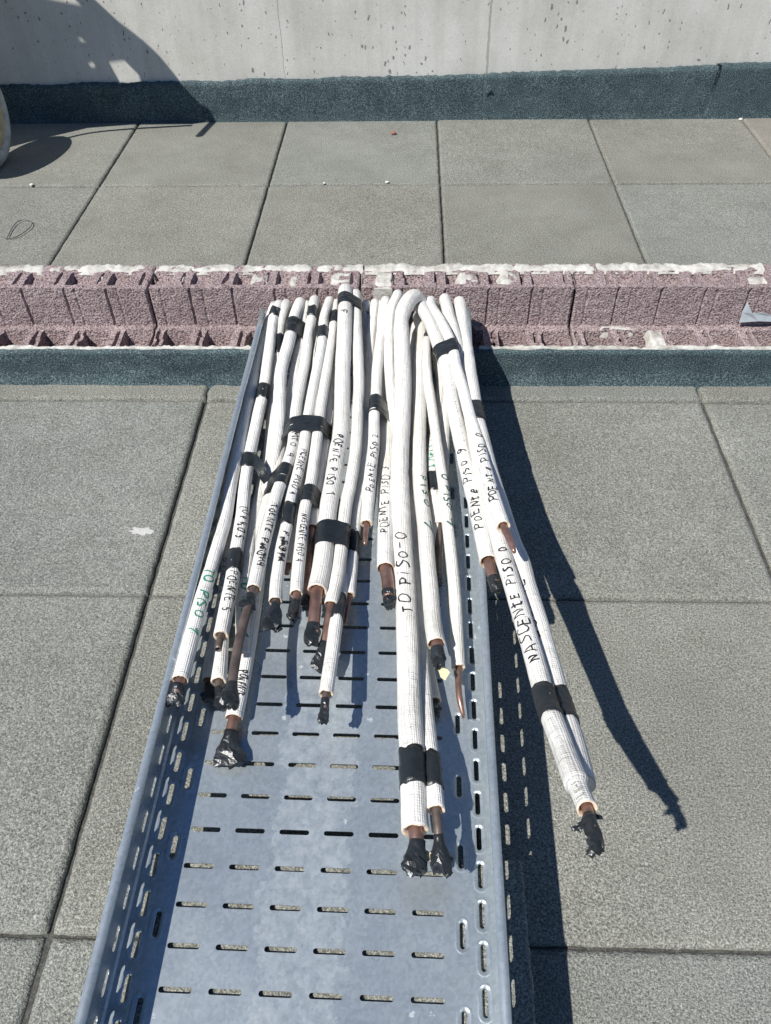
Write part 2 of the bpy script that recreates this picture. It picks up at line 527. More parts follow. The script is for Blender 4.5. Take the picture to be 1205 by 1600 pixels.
# ------------------------------------------------------------------ concrete wall with felt upstand
wall = empty('concrete_wall', (0, WALL_F, 0))
tag(wall, 'pale pockmarked concrete wall behind the paving, with dark felt along its foot', 'wall')
mb = MB()
box(mb, (-4.5, WALL_F + .006, -.045), (4.8, WALL_F + .25, 1.05))
mb.build('wall_body', CONC, wall)
def felt_sheet(x0, x1, za, zb, off, seed, torn=0):
    mb = MB(); nx = int((x1 - x0) / .012); nz = 10; th = .006
    rows = []
    for i in range(nx + 1):
        x = x0 + (x1 - x0) * i / nx
        top = za + (zb - za) * i / nx + .006 * ns((x, seed, 0), 6) + .005 * ns((x, seed, 1), 40) + .003 * ns((x, seed, 1), 110)
        e = 0
        col = []
        for j in range(nz + 1):
            z = -.03 + (top + .03) * j / nz
            y = WALL_F - off + .0015 * ns((x, z, seed), 18) - (.012 * max(0, 1 - (z + .03) / .05) ** 2)
            xx = x + ((.02 * (z / top)) if i in (0,) and torn else 0)
            col.append(mb.vert((xx, y, z)))
        col.append(mb.vert((x, WALL_F + .004, top + .001)))
        rows.append(col)
    for a, b_ in zip(rows, rows[1:]):
        for j in range(nz + 1):
            mb.face((a[j], b_[j], b_[j + 1], a[j + 1]))
    for r in (rows[0], rows[-1]):
        q = [mb.vert((mb.v[k][0], WALL_F + .004, mb.v[k][2])) for k in r]
        for j in range(nz):
            mb.face((r[j], r[j + 1], q[j + 1], q[j]), sm=False)
    return mb
felt_sheet(-4.4, .285, .105, .163, .008, 1).build('felt_strip', FELT, wall)
felt_sheet(.278, 1.165, .166, .186, .010, 2).build('felt_strip', FELT, wall)
felt_sheet(1.15, 4.6, .194, .215, .013, 3, 1).build('felt_strip', FELT, wall)
mb = MB()      # torn flap of felt at the lap
c = on_y(762, 143, WALL_F - .012)
ids = [mb.vert(c + Vector(p)) for p in ((-.012, 0, .02), (.004, -.004, .026), (.016, -.010, .008), (.004, -.003, -.004), (-.010, -.006, -.006), (-.004, -.001, .006))]
mb.face(ids[:4], sm=False); mb.face((ids[0], ids[3], ids[4], ids[5]), sm=False)
mb.build('felt_flap', FELT, wall)

# ------------------------------------------------------------------ curb of hollow red blocks between the two roofs
def y_at(py, z, px=900): return on_z(px, py, z).y
def z_at(py, F, px=900): return on_y(px, py, F).z
F_B = FELT_F + .010
Z_B = z_at(547, F_B)
F_C = y_at(540, Z_B + .002)
Z_L = Z_B - .014                       # top of the low webs
F_D = y_at(511, Z_L)
Z_E = z_at(449, F_D)
F_G = y_at(425, Z_E)
F_H = y_at(414, Z_E + .004)
print('CURB', F_B, Z_B, F_C, F_D, Z_E, F_G, F_H)
curb = empty('block_curb', (0, F_B, 0))
tag(curb, 'low curb of broken red hollow blocks crossing the roof behind the cable tray', 'curb')
JX = [on_y(237, 480, F_D).x, on_y(570, 460, F_D).x, on_y(895, 480, F_D).x]
PIT = (JX[2] - JX[0]) / 2
HOLE = (-.365, .160)
def cell_depth(u, side):
    # u: distance along the block in 0.1 m periods; returns (depth of cavity, edge flag)
    q = (u / (PIT / 5)) % 1.0
    if side:
        q = (q + .35) % 1
    if (.38 if side else .30) < q < (.82 if side else .90): return 1.0
    if .12 < q < .17: return 1.2
    return 0.
def block(xa, xb, seed):
    mb = MB()
    dx = .0045
    nx = int((xb - xa) / dx)
    prof = []
    # ledge (front to back), face (bottom to top), top (front to back), back (top to bottom)
    nl, nf, ntp = 16, 16, 14
    for j in range(3): prof.append(('front', F_B + .012, -.03 + (Z_L + .03) * j / 3))
    for j in range(nl + 1): prof.append(('ledge', F_B + .012 + (F_D - F_B - .012) * j / nl, Z_L))
    for j in range(1, nf): prof.append(('face', F_D, Z_L + (Z_E - Z_L) * j / nf))
    for j in range(ntp + 1): prof.append(('top', F_D + (F_H + .008 - F_D) * j / ntp, Z_E))
    for j in range(1, 5): prof.append(('back', F_H + .008, Z_E - (Z_E + .03) * j / 4))
    grid = []
    for i in range(nx + 1):
        x = xa + (xb - xa) * i / nx
        u = x - JX[0]
        edge = min(i, nx - i)
        col = []
        for kind, y, z in prof:
            n1 = ns((x, y, z), 70, seed); n2 = ns((x, y, z), 25, seed + 4)
            yy, zz, xx = y, z, x
            if kind == 'ledge':
                t = (y - F_B - .012) / (F_D - F_B - .012)
                cd_ = cell_depth(u + .004 * n2, 0)
                if .10 < t < .80 and cd_ > 0:
                    dp = .045 + .018 * ns((math.floor(u / (PIT / 5)) * 3.1, 1.7, seed), 1.0)
                    lo = .10 + .08 * n2
                    zz -= cd_ * dp
                    if t < .18: zz += .0
                zz += .003 * n1 + .004 * n2
                if t > .8: zz += .004
                if HOLE[0] < x < HOLE[1] and t < .93: zz = .0
            elif kind == 'face':
                yy += .0016 * n1
                q = (u / (PIT / 5)) % 1.0
                if min(q, 1 - q) < .028: yy += .005 + .002 * n2
                q2 = (q + .72) % 1.0
                if min(q2, 1 - q2) < .020: yy += .0022
            elif kind == 'top':
                t = (y - F_D) / (F_G - F_D)
                cd_ = cell_depth(u + .004 * n2, 1)
                if .25 + .08 * n2 < t < .98 and cd_ > 0:
                    dp = .019 + .014 * ns((math.floor(u / (PIT / 5)) * 2.3, 5.7, seed), 1.0)
                    zz -= cd_ * dp
                zz += .0025 * n1 + .003 * n2
            if edge == 0 and kind != 'back':
                if kind in ('face',): yy += .004
                else: zz -= .003
            col.append(mb.vert((xx, yy, zz)))
        grid.append(col)
    m = len(prof)
    for a, b_ in zip(grid, grid[1:]):
        for j in range(m - 1):
            mb.face((a[j], b_[j], b_[j + 1], a[j + 1]), sm=False)
    for g in (grid[0], grid[-1]): mb.face(g, sm=False)
    return mb
for k in range(-4, 6):
    xa = JX[0] + PIT * k
    block(xa + .003, xa + PIT - .003, k * 1.7 + 3).build('hollow_block', BLOCK, curb)
# white mortar lines: front lip and back strip, ragged
def mortar_strip(name, x0, x1, fa, fb, z0, zt, seed, breaks=(), rag=.012, step=.004):
    mb = MB(); nx = int((x1 - x0) / step); nj = 6; rows = []
    for i in range(nx + 1):
        x = x0 + (x1 - x0) * i / nx
        f1 = fa + rag * .6 * ns((x, seed, 0), 18) + rag * .25 * ns((x, seed, 2), 60) + rag * .10 * ns((x, seed, 6), 130)
        f2 = fb + rag * ns((x, seed, 5), 14) + rag * .8 * ns((x, seed, 7), 55)
        h = zt + .005 * ns((x, seed, 3), 12) + .003 * ns((x, seed, 4), 45)
        sh = 1.
        for bx, bw in breaks:
            d = abs(x - bx) / bw
            if d < 1: sh = min(sh, d ** .5)
        col = []
        for j in range(nj + 1):
            t = j / nj
            prof_ = 1 - abs(2 * t - 1) ** 4
            f = f1 + (f2 - f1) * t
            zz = z0 + (h - z0) * (prof_ ** .5) + (.0030 * ns((x, f, seed), 70) + .0025 * ns((x, f, seed), 150)) * prof_
            if sh < 1: zz = zz - (1 - sh) * .016 - .004 * abs(ns((x, f, seed), 90))
            col.append(mb.vert((x, f, zz)))
        rows.append(col)
    for a, b_ in zip(rows, rows[1:]):
        for j in range(nj): mb.face((a[j], b_[j], b_[j + 1], a[j + 1]))
    return mb.build(name, MORTAR, curb)
mortar_strip('mortar_lip', -2.6, HOLE[0] - .01, F_B + .005, F_C + .006, Z_L - .012, Z_B, 11, rag=.006)
mortar_strip('mortar_lip', HOLE[1] + .005, 2.4, F_B + .005, F_C + .006, Z_L - .012, Z_B + .001, 12, rag=.006)
xb1 = on_y(235, 425, F_G).x
mortar_strip('mortar_strip', -2.6, on_y(567, 425, F_G).x, F_G + .003, F_H + .013, Z_E - .006, Z_E + .003, 13, breaks=((xb1, .022), (on_y(70, 425, F_G).x, .012), (on_y(372, 425, F_G).x, .014), (on_y(490, 425, F_G).x, .008)))
mortar_strip('mortar_strip', on_y(570, 425, F_G).x, on_y(1197, 420, F_G).x, F_G + .000, F_H + .013, Z_E - .006, Z_E + .004, 14)
# mortar smears filling some cavities
def patch(px, py, wpx, F0, F1, z, seed):
    c = on_z(px, py, z); wd = wpx / FPX * (c - CPOS).dot(LOOK)
    mb = MB(); n, k = 22, 10; rows = []
    for i in range(n + 1):
        x = c.x + wd * (i / n - .5); col = []
        for j in range(k + 1):
            t = j / k
            e = min(1, 6 * min(t, 1 - t)) * min(1, 6 * min(i / n, 1 - i / n))
            f = F0 + (F1 - F0) * t + .006 * ns((x, t, seed), 30)
            col.append(mb.vert((x + .005 * ns((t * .1, x, seed), 40), f, z - .022 * (1 - e) + .006 * ns((x, f, seed), 50) - .004)))
        rows.append(col)
    for a, b_ in zip(rows, rows[1:]):
        for j in range(k): mb.face((a[j], b_[j], b_[j + 1], a[j + 1]))
    mb.build('mortar_patch', MORTAR, curb)
patch(404, 440, 34, F_D + .02, F_G + .01, Z_E + .002, 21)
patch(465, 440, 34, F_D + .02, F_G, Z_E + .0, 22)
patch(532, 440, 40, F_D + .015, F_G + .01, Z_E + .004, 23)
patch(600, 442, 34, F_D - .004, F_G + .01, Z_E + .008, 24)
patch(733, 438, 38, F_D + .016, F_G + .01, Z_E + .005, 25)
patch(797, 438, 36, F_D + .016, F_G + .01, Z_E + .004, 26)
patch(150, 441, 24, F_D + .02, F_G, Z_E, 27)
patch(278, 441, 20, F_D + .02, F_G, Z_E, 28)
patch(965, 515, 70, F_D - .022, F_D - .004, Z_L + .010, 29)
patch(1027, 522, 30, F_B + .02, F_D - .008, Z_L + .010, 30)
patch(1185, 441, 60, F_D + .02, F_G, Z_E - .004, 31)
mb = MB()      # face of the smear at the middle joint runs a little down the block
c = on_y(598, 458, F_D - .003)
ids = []
for k in range(26):
    a = 2 * math.pi * k / 26
    rr = 1 + .45 * ns((math.cos(a), math.sin(a), 8), 2.0)
    ids.append(mb.vert((c.x + .023 * rr * math.cos(a), F_D - .003, min(Z_E - .001, c.z + .002 + .026 * rr * math.sin(a)))))
mb.face(ids, sm=False)
q = [mb.vert((mb.v[k][0], F_D + .004, mb.v[k][2])) for k in ids]
for k in range(26): mb.face((ids[k], ids[(k + 1) % 26], q[(k + 1) % 26], q[k]))
mb.build('mortar_patch', MORTAR, curb)
# felt on the near side of the curb
mb = MB(); nx = 300; rows = []
for i in range(nx + 1):
    x = -2.6 + 5.0 * i / nx; col = []
    top = Z_B - .003 + .0025 * ns((x, 3, 0), 20)
    for j in range(13):
        z = -.03 + (top + .03) * j / 12
        wr = .004 if x < -.3 else .0015
        y = F_B - .002 - .012 * max(0, 1 - z / .045) ** 2 + wr * ns((x, z, 5), 22) + wr * .6 * ns((x, z, 8), 55)
        col.append(mb.vert((x, y, z)))
    col.append(mb.vert((x, F_B + .016, top - .001)))
    rows.append(col)
for a, b_ in zip(rows, rows[1:]):
    for j in range(13): mb.face((a[j], b_[j], b_[j + 1], a[j + 1]))
mb.build('felt_strip', FELT, curb)

# ------------------------------------------------------------------ slab that carries the near end of the tray
c = on_z(811, 1342, .085)
mb = MB(); tn = []
add_tile(mb, c.x - .50, c.x + .004, c.y - .60, c.y, .0838, .042, tn, gap=0, bev=.004, drop=.003)
add_tile(mb, c.x - .49, c.x + .000, c.y - .60, c.y - .004, .0408, .040, tn, gap=0, bev=.004, drop=.003)
o = build_tiles(mb, 'paving_slab', tn)
tag(o, 'grey slabs stacked under the near end of the tray, showing through its slots', 'slab')

# ------------------------------------------------------------------ perforated cable tray
tray = empty('cable_tray', (-.125, .2, FLOOR0))
tray.rotation_euler = (FSL, 0, -math.radians(.86))
tag(tray, 'long galvanised perforated cable tray lying across the roof under the white pipes', 'cable tray')
bpy.context.view_layer.update()
TRAY_M = tray.matrix_world.copy()
TH = .0014; HW = .240; V0, V1 = -.44, 1.452; PV = .0492; VPH = .0505
def stadium(a, b_, la, lb, d):
    """points of a stadium, long axis along first coordinate"""
    r = lb + d; h = la - lb; pts = []
    for k in range(9):
        t = -math.pi / 2 + math.pi * k / 8
        pts.append((a + h + r * math.cos(t), b_ + r * math.sin(t)))
    for k in range(9):
        t = math.pi / 2 + math.pi * k / 8
        pts.append((a - h + r * math.cos(t), b_ + r * math.sin(t)))
    return pts
def cell(mb, a0, a1, b0, b1, ca, cb, la, lb, longa, fn, emboss=False):
    def st(d):
        if longa: return stadium(ca, cb, la, lb, d)
        return [(ca + (q - cb), cb + (p - ca)) for p, q in stadium(ca, cb, la, lb, d)][::-1]
    rings = [(0, 0)]
    if emboss: rings = [(0, -.0012), (.0022, -.0012), (.0040, .0007), (.0056, .0003), (.0068, 0)]
    top = [[mb.vert(fn(p, q, h)) for p, q in st(d)] for d, h in rings]
    bot = [[mb.vert(fn(p, q, h - TH)) for p, q in st(d)] for d, h in rings]
    n = len(top[0])
    for k in range(n):
        k2 = (k + 1) % n
        mb.face((top[0][k], top[0][k2], bot[0][k2], bot[0][k]), sm=False)
        for L, s in ((top, 1), (bot, -1)):
            for r1, r2 in zip(L, L[1:]):
                mb.face((r1[k], r1[k2], r2[k2], r2[k]))
    last = st(rings[-1][0])
    corners = [(a0, b0), (a1, b0), (a1, b1), (a0, b1)]
    cang = [math.atan2(q - cb, p - ca) for p, q in corners]
    def out(p, q):
        dx, dy = p - ca, q - cb; s = 1e9
        if dx > 1e-9: s = min(s, (a1 - ca) / dx)
        if dx < -1e-9: s = min(s, (a0 - ca) / dx)
        if dy > 1e-9: s = min(s, (b1 - cb) / dy)
        if dy < -1e-9: s = min(s, (b0 - cb) / dy)
        return ca + dx * s, cb + dy * s
    O = [out(p, q) for p, q in last]
    A = [math.atan2(q - cb, p - ca) for p, q in last]
    for L, hh in ((top, 0), (bot, -TH)):
        ov = [mb.vert(fn(p, q, hh)) for p, q in O]
        cv = [mb.vert(fn(p, q, hh)) for p, q in corners]
        for k in range(n):
            k2 = (k + 1) % n
            d = (A[k2] - A[k]) % (2 * math.pi)
            if d > math.pi:
                lo, sp = A[k2], 2 * math.pi - d
            else:
                lo, sp = A[k], d
            ex = [(((c_ - lo) % (2 * math.pi)), cv[q]) for q, c_ in enumerate(cang) if 0 < (c_ - lo) % (2 * math.pi) < sp]
            ex.sort(reverse=(lo == A[k2] and d > math.pi))
            mb.face([L[-1][k], ov[k]] + [e[1] for e in ex] + [ov[k2], L[-1][k2]], sm=False)
def flat(mb, a0, a1, b0, b1, fn):
    for hh in (0, -TH):
        mb.face([mb.vert(fn(p, q, hh)) for p, q in ((a0, b0), (a1, b0), (a1, b1), (a0, b1))], sm=False)
ident = lambda p, q, h: (p, q, h)
mb = MB()
nrow = int((V1 - V0) / PV)
OFF = -.004
kmin = math.ceil((V0 - VPH) / PV + .5); kmax = math.floor((V1 - VPH) / PV - .5)
vlo, vhi = VPH + (kmin - .5) * PV, VPH + (kmax + .5) * PV
for k in range(kmin, kmax + 1):
    v = VPH + k * PV
    for c_ in range(6):
        u = OFF + (c_ - 2.5) * .062
        cell(mb, u - .031, u + .031, v - PV / 2, v + PV / 2, u, v, .0208, .0034, True, ident)
    for s in (-1, 1):
        u = s * .2207
        cell(mb, u - .0125, u + .0125, v - PV / 2, v + PV / 2, u, v, .0155, .0034, False, ident, True)
    if (k - kmin) % 2 == 0 and k + 1 <= kmax:
        for s in (-1, 1):
            a, b_ = (OFF + .186, .2082) if s > 0 else (-.2082, OFF - .186)
            u = (a + b_) / 2; vm = v + PV / 2
            cell(mb, a, b_, v - PV / 2, v + PV * 1.5, u, vm, .0155, .0034, False, ident, True)
    for s in (-1, 1):
        flat(mb, min(s * .2332, s * (HW - .003)), max(s * .2332, s * (HW - .003)), v - PV / 2, v + PV / 2, ident)
for s in (-1, 1):     # little fillet up to the wall
    for k in range(kmin, kmax + 1):
        v = VPH + k * PV
        mb.face([mb.vert((s * (HW - .003), v - PV / 2, 0)), mb.vert((s * (HW - .003), v + PV / 2, 0)), mb.vert((s * HW, v + PV / 2, .003)), mb.vert((s * HW, v - PV / 2, .003))])
if (kmax - kmin) % 2 == 0:
    for s in (-1, 1):
        a, b_ = (OFF + .186, .2082) if s > 0 else (-.2082, OFF - .186)
        flat(mb, a, b_, vhi - PV, vhi, ident)
o = mb.build('base_plate', GALV); o.parent = tray
for s in (-1, 1):
    mb = MB()
    fn = lambda p, q, h, s=s: (s * (HW - h * .6), p, q)
    for k in range(kmin, kmax + 1):
        v = VPH + k * PV
        cell(mb, v - PV / 2, v + PV / 2,   .003, .084, v, .021, .0150, .0046, True, fn)
    pr = [(.2400, .084), (.2412, .0885), (.2398, .0915), (.2360, .0922), (.2305, .0915), (.2288, .0885), (.2296, .0845), (.2312, .0850), (.2314, .0880), (.2335, .0895), (.2375, .0892), (.2386, .0860), (.2384, .084)]
    nv = 24; rows = []
    for i in range(nv + 1):
        v = vlo + (vhi - vlo) * i / nv
        wv = .0008 * math.sin(v * 9 + s)
        rows.append([mb.vert((s * (p + wv * .5), v, q + wv)) for p, q in pr])
    for a, b_ in zip(rows, rows[1:]):
        for j in range(len(pr)):
            mb.face((a[j], b_[j], b_[(j + 1) % len(pr)], a[(j + 1) % len(pr)]))
    mb.face(rows[0]); mb.face(rows[-1])
    o = mb.build('side_wall', GALV); o.parent = tray

#PIPES
# ------------------------------------------------------------------ insulated pipes
FONT = {
 'T': [[(0, 1), (.75, 1)], [(.38, 1), (.36, 0)]], 'O': [[(.35, 1), (.08, .8), (0, .45), (.12, .08), (.4, 0), (.64, .22), (.7, .6), (.55, .92), (.32, 1)]],
 'P': [[(.05, 0), (.1, 1)], [(.02, .95), (.45, 1), (.66, .8), (.5, .52), (.1, .46)]], 'I': [[(.2, 0), (.22, .9)]],
 'i': [[(.15, 0), (.17, .62)], [(.18, .86), (.2, .92)]], 'S': [[(.62, .92), (.3, 1), (.08, .8), (.3, .56), (.58, .36), (.45, .06), (.02, .02)]],
 'E': [[(.6, .95), (.1, 1), (.06, 0), (.62, .04)], [(.08, .5), (.5, .55)]], 'e': [[(.1, .35), (.55, .42), (.45, .68), (.2, .66), (.06, .3), (.25, .02), (.6, .12)]],
 'N': [[(.02, 0), (.08, 1), (.58, .02), (.68, 1)]], 'A': [[(0, 0), (.34, 1), (.66, 0)], [(.12, .36), (.55, .38)]],
 'C': [[(.64, .76), (.52, .97), (.26, .96), (.05, .6), (.1, .2), (.35, .0), (.6, .06), (.68, .22)]], 'M': [[(0, 0), (.1, 1), (.38, .4), (.66, 1), (.78, 0)]],
 'L': [[(.1, 1), (.05, .02), (.55, .04)]], 't': [[(.3, .95), (.24, .1), (.5, .02)], [(.02, .6), (.58, .64)]], 'F': [[(.1, 0), (.14, 1), (.6, 1)], [(.12, .52), (.5, .55)]],
 '0': [[(.35, 1), (.06, .75), (.02, .3), (.25, 0), (.52, .15), (.62, .6), (.5, .92), (.35, 1)]], '1': [[(.02, .62), (.36, 1), (.32, 0)]],
 '2': [[(.05, .8), (.3, 1), (.55, .78), (.35, .42), (.04, .02), (.62, .06)]], '3': [[(.05, .92), (.4, 1), (.52, .75), (.22, .55), (.55, .36), (.38, .02), (.02, .08)]],
 '4': [[(.3, 1), (.04, .36), (.62, .4)], [(.48, .75), (.44, -.05)]], '5': [[(.6, .98), (.14, .98), (.1, .56), (.48, .56), (.56, .22), (.3, 0), (.04, .08)]],
 '6': [[(.5, .98), (.14, .6), (.06, .22), (.3, 0), (.54, .2), (.38, .44), (.1, .32)]], '9': [[(.55, .7), (.3, .98), (.08, .72), (.3, .5), (.55, .72), (.46, .2), (.3, 0)]],
 '-': [[(.05, .45), (.55, .5)]], '#': [[(0, .1), (.15, .9), (.2, .1), (.4, .95), (.42, .05), (.62, .9), (.66, .1)], [(0, .55), (.7, .45)]],
}
PIPES = {}
GROUP = 'insulated copper pipes lying in the cable tray'
class Pipe: pass
def to3(p):
    if len(p) > 3: return on_z(p[0], p[1], p[2])
    return on_floor(p[0], p[1], p[2])
def lump(parent, name, c, T, rc, L, R, flat, turn, seed, mat_=None, flap=0.0):
    T = T.normalized()
    z = Vector((0, 0, 1)); Nn = (z - T * z.dot(T)).normalized(); B = Nn.cross(T)
    Nn, B = Nn * math.cos(turn) + B * math.sin(turn), B * math.cos(turn) - Nn * math.sin(turn)
    R *= .78; flap *= .6
    mb = MB(); n, seg = 9, 12; rows = []
    rnd = random.Random(int(seed * 10) + 5)
    for i in range(n + 1):
        t = i / n
        base = rc * 1.14 + (R - rc * 1.14) * min(1, max(0, t - .15) * 1.7)
        fl = 1 + (flat - 1) * min(1, max(0, t - .2) * 1.7)
        if t > .93: base *= .72
        am = min(1, max(0, t - .12) * 2.2)
        col = []
        for k in range(seg):
            a = 2 * math.pi * (k + .35 * am * math.sin(i * 1.7 + seed)) / seg
            p0 = Vector((math.cos(a), math.sin(a), t * 1.3))
            cr = 1 + am * (.34 * ns(p0, 1.5, seed) + (.13 if (k + i // 3) % 3 == 0 else -.07) + rnd.uniform(-.05, .05))
            end = .26 * L * ns((math.cos(a), math.sin(a), 0), 1.2, seed + 5) * t
            w_ = 1.0 + flap * t * max(0, math.sin(a * 1.0 + seed)) ** 3
            col.append(mb.vert(c + T * (t * L + end) + Nn * (math.cos(a) * base * cr * fl) + B * (math.sin(a) * base * cr * (1.0 / max(.7, fl) ** .8) * w_)))
        rows.append(col)
    for i, (a, b_) in enumerate(zip(rows, rows[1:])):
        for k in range(seg):
            mb.face((a[k], a[(k + 1) % seg], b_[(k + 1) % seg]), sm=(i < 2))
            mb.face((a[k], b_[(k + 1) % seg], b_[k]), sm=(i < 2))
    mb.face(rows[0], sm=False); mb.face(rows[-1], sm=False)
    return mb.build(name, mat_ or TAPE, parent)
def tail_(parent, c, T, L, R, seed):
    """thin torn ends of the wrapped tape sticking out of a cap"""
    T = T.normalized(); z = Vector((0, 0, 1)); Nn = (z - T * z.dot(T)).normalized(); B = Nn.cross(T)
    mb = MB(); rnd = random.Random(int(seed * 10))
    for q in range(2):
        a0 = rnd.uniform(-1.2, 1.2) + (math.pi if rnd.random() < .3 else 0) + math.pi / 2 * rnd.choice((-1, 1))
        d = (B * math.cos(a0) * .0 + B * math.sin(a0) + Nn * math.cos(a0) * .35 + T * rnd.uniform(.3, 1.1)).normalized()
        wv = d.cross(Nn).normalized(); rows = []
        ln = L * rnd.uniform(.35, .65); wd = R * rnd.uniform(.45, .8)
        for i in range(7):
            t = i / 6
            p = c + d * ln * t + Nn * (.006 * ns((t * 2, q, seed), 1.4) * t) - Vector((0, 0, .006 * t * t))
            rows.append([mb.vert(p + wv * wd * s * (1 - .35 * t + .4 * ns((t * 4, s, seed + q), 1.3)) + Nn * (.003 * ns((t * 3, s * 2, seed), 1.7))) for s in (-1, -.3, .4, 1)])
        for a, b_ in zip(rows, rows[1:]):
            for j in range(3): mb.face((a[j], a[j + 1], b_[j + 1], b_[j]))
    o = mb.build('torn_tape_end', TAPE, parent)
    md = o.modifiers.new('thick', 'SOLIDIFY'); md.thickness = .0004
def pipe(key, pts, r, label, cut=None, tail=0.0, rc=None, cop=None, end='tape', lp=None, bands=(), texts=(), drop=True, dull=False, taper=None):
    P = [to3(p) for p in pts]
    if drop:
        p0 = P[0]
        Fd = min(F_D - .004 - r, 1.668 + .35 * max(0, p0.z - .15))
        pre = [Vector((p0.x + tail * 1.3, Fd + .004, -.02)), Vector((p0.x + tail * 1.25, Fd, p0.z - .075)), Vector((p0.x + tail * .75, (p0.y * .35 + Fd * .65), p0.z - .016))]
        P = pre + P
    C = catmull(P, .007)
    sd = hash(key) % 97 if False else sum(ord(c_) * (i + 1) for i, c_ in enumerate(key)) % 97
    C = [p + Vector((.0012 * ns(p, 9, sd), 0, .0012 * ns(p, 9, sd + 7))) for p in C]
    n = len(C)
    o = empty('insulated_pipe', P[-1])
    tag(o, label, 'pipe', GROUP)
    S = [0.]
    for i in range(1, n): S.append(S[-1] + (C[i] - C[i - 1]).length)
    fr = make_frames(C)
    q = Pipe(); q.o = o; q.C = C; q.S = S; q.fr = fr; q.r = r; q.n = n
    q.Y = [proj(p)[1] for p in C]; q.top = min(range(n // 8, n), key=lambda i: q.Y[i])
    q.rad = [r * (1 + .030 * ns(p, 16, sd) + .020 * ns(p, 50, sd + 3) - .07 * max(0, ns(p, 24, sd + 11) - .42) / .3) for p in C]
    if taper:
        it = min(range(q.top, n), key=lambda i: abs(q.Y[i] - taper[0]))
        q.rad = [x * (1 if i < it else taper[1]) for i, x in enumerate(q.rad)]
    PIPES[key] = q
    mb = MB()
    rc = rc or r * .55
    tube(mb, C, q.rad, 22, 0, frames=fr)
    # cut end: ragged foam ring going back inside
    T, Nn, B = fr[-1]
    seg = 22; b0 = (n - 1) * seg; rows = [[b0 + k for k in range(seg)]]
    for rr, d in ((q.rad[-1] * 1.0, .0022), (q.rad[-1] * .93, .0035), (rc * 1.35, .0015), (rc * 1.08, -.004)):
        row = []
        for k in range(seg):
            a = 2 * math.pi * k / seg
            j = .0022 * ns((math.cos(a), math.sin(a), sd), 2.2, sd) + .0012 * ns((math.cos(a), math.sin(a), sd), 6.5, sd + 1)
            row.append(mb.vert(C[-1] + T * (d + (j if d > 0 else 0)) + (Nn * math.cos(a) + B * math.sin(a)) * (rr + .4 * j)))
        rows.append(row)
    for ri, (a, b_) in enumerate(zip(rows, rows[1:])):
        for k in range(seg):
            mb.face((a[k], a[(k + 1) % seg], b_[(k + 1) % seg], b_[k]), 0 if ri == 0 else 1, [(0, 0)] * 4)
    mb.build('insulation_sleeve', [COVER, FOAM], o)
    if cop:
        CP = [C[-1] - T * .03] + [C[-1] + T * .004] + [to3(p) for p in cop]
        CC = catmull(CP, .006); m = len(CC)
        mb = MB()
        rr = [rc] * m
        if end == 'pinch':
            for i in range(m):
                t = i / (m - 1)
                rr[i] = rc * (1 if t < .80 else 1 - .48 * (t - .80) / .20)
        if end == 'open':
            tube(mb, CC, rr, 18)
            f2 = make_frames(CC); b1 = (m - 1) * 18
            row = [mb.vert(CC[-1] + (f2[-1][1] * math.cos(2 * math.pi * k / 18) + f2[-1][2] * math.sin(2 * math.pi * k / 18)) * rc * .80) for k in range(18)]
            row2 = [mb.vert(CC[-1] - f2[-1][0] * .02 + (f2[-1][1] * math.cos(2 * math.pi * k / 18) + f2[-1][2] * math.sin(2 * math.pi * k / 18)) * rc * .78) for k in range(18)]
            for k in range(18):
                k2 = (k + 1) % 18
                mb.face((b1 + k, b1 + k2, row[k2], row[k])); mb.face((row[k], row[k2], row2[k2], row2[k]))
            mb.face(row2)
        else:
            tube(mb, CC, rr, 18, cap1=0)
        mb.build('copper_tube', DULLTUBE if dull else COPPER, o)
        if lp:
            T2 = (CC[-1] - CC[-3]).normalized()
            tail_(o, CC[-1] + T2 * lp[0] * .35, T2, lp[0] * .62, lp[1] * .75, sd)
            lump(o, 'tape_cap', CC[-1] - T2 * lp[0] * .45, T2, rc, lp[0], lp[1], lp[2], lp[3], sd + .5, None, lp[4] if len(lp) > 4 else 0)
    for (ya, yb) in bands:
        ia, ib = idx(q, ya), idx(q, yb)
        mb = MB()
        sub = list(range(ia, ib + 1))
        seg = 22
        pts_, rr = [C[i] for i in sub], [q.rad[i] * 1.035 + .0007 for i in sub]
        base = tube(mb, pts_, rr, seg, frames=[fr[i] for i in sub])
        for k in range(len(mb.v)):
            v = Vector(mb.v[k]); i = sub[k // seg]
            d = (v - C[i]).normalized()
            j = .0016 * ns(v, 150, 2) + .0012 * ns(v + fr[i][0] * v.dot(fr[i][0]) * 1.5, 260, 3)
            sk = fr[i][0] * (.007 * ns(d, 1.5, sd + ya)) if k // seg in (0, len(sub) - 1) else Vector()
            mb.v[k] = tuple(v + d * j + sk)
        mb.face([base + k for k in range(seg)], sm=False); mb.face([base + (len(sub) - 1) * seg + k for k in range(seg)], sm=False)
        mb.build('tape_band', TAPE, o)
    for tx in texts: write(q, *tx)
    return q
def idx(q, y):
    best = min(range(q.top, q.n), key=lambda i: abs(q.Y[i] - y))
    return best
def at_s(q, s):
    s = max(0, min(q.S[-1] - 1e-5, s))
    i = np.searchsorted(q.S, s) - 1; i = max(0, min(q.n - 2, i))
    t = (s - q.S[i]) / max(1e-9, q.S[i + 1] - q.S[i])
    C = q.C[i].lerp(q.C[i + 1], t); T, Nn, B = q.fr[i]
    return C, T, Nn, B, q.rad[i] + (q.rad[i + 1] - q.rad[i]) * t
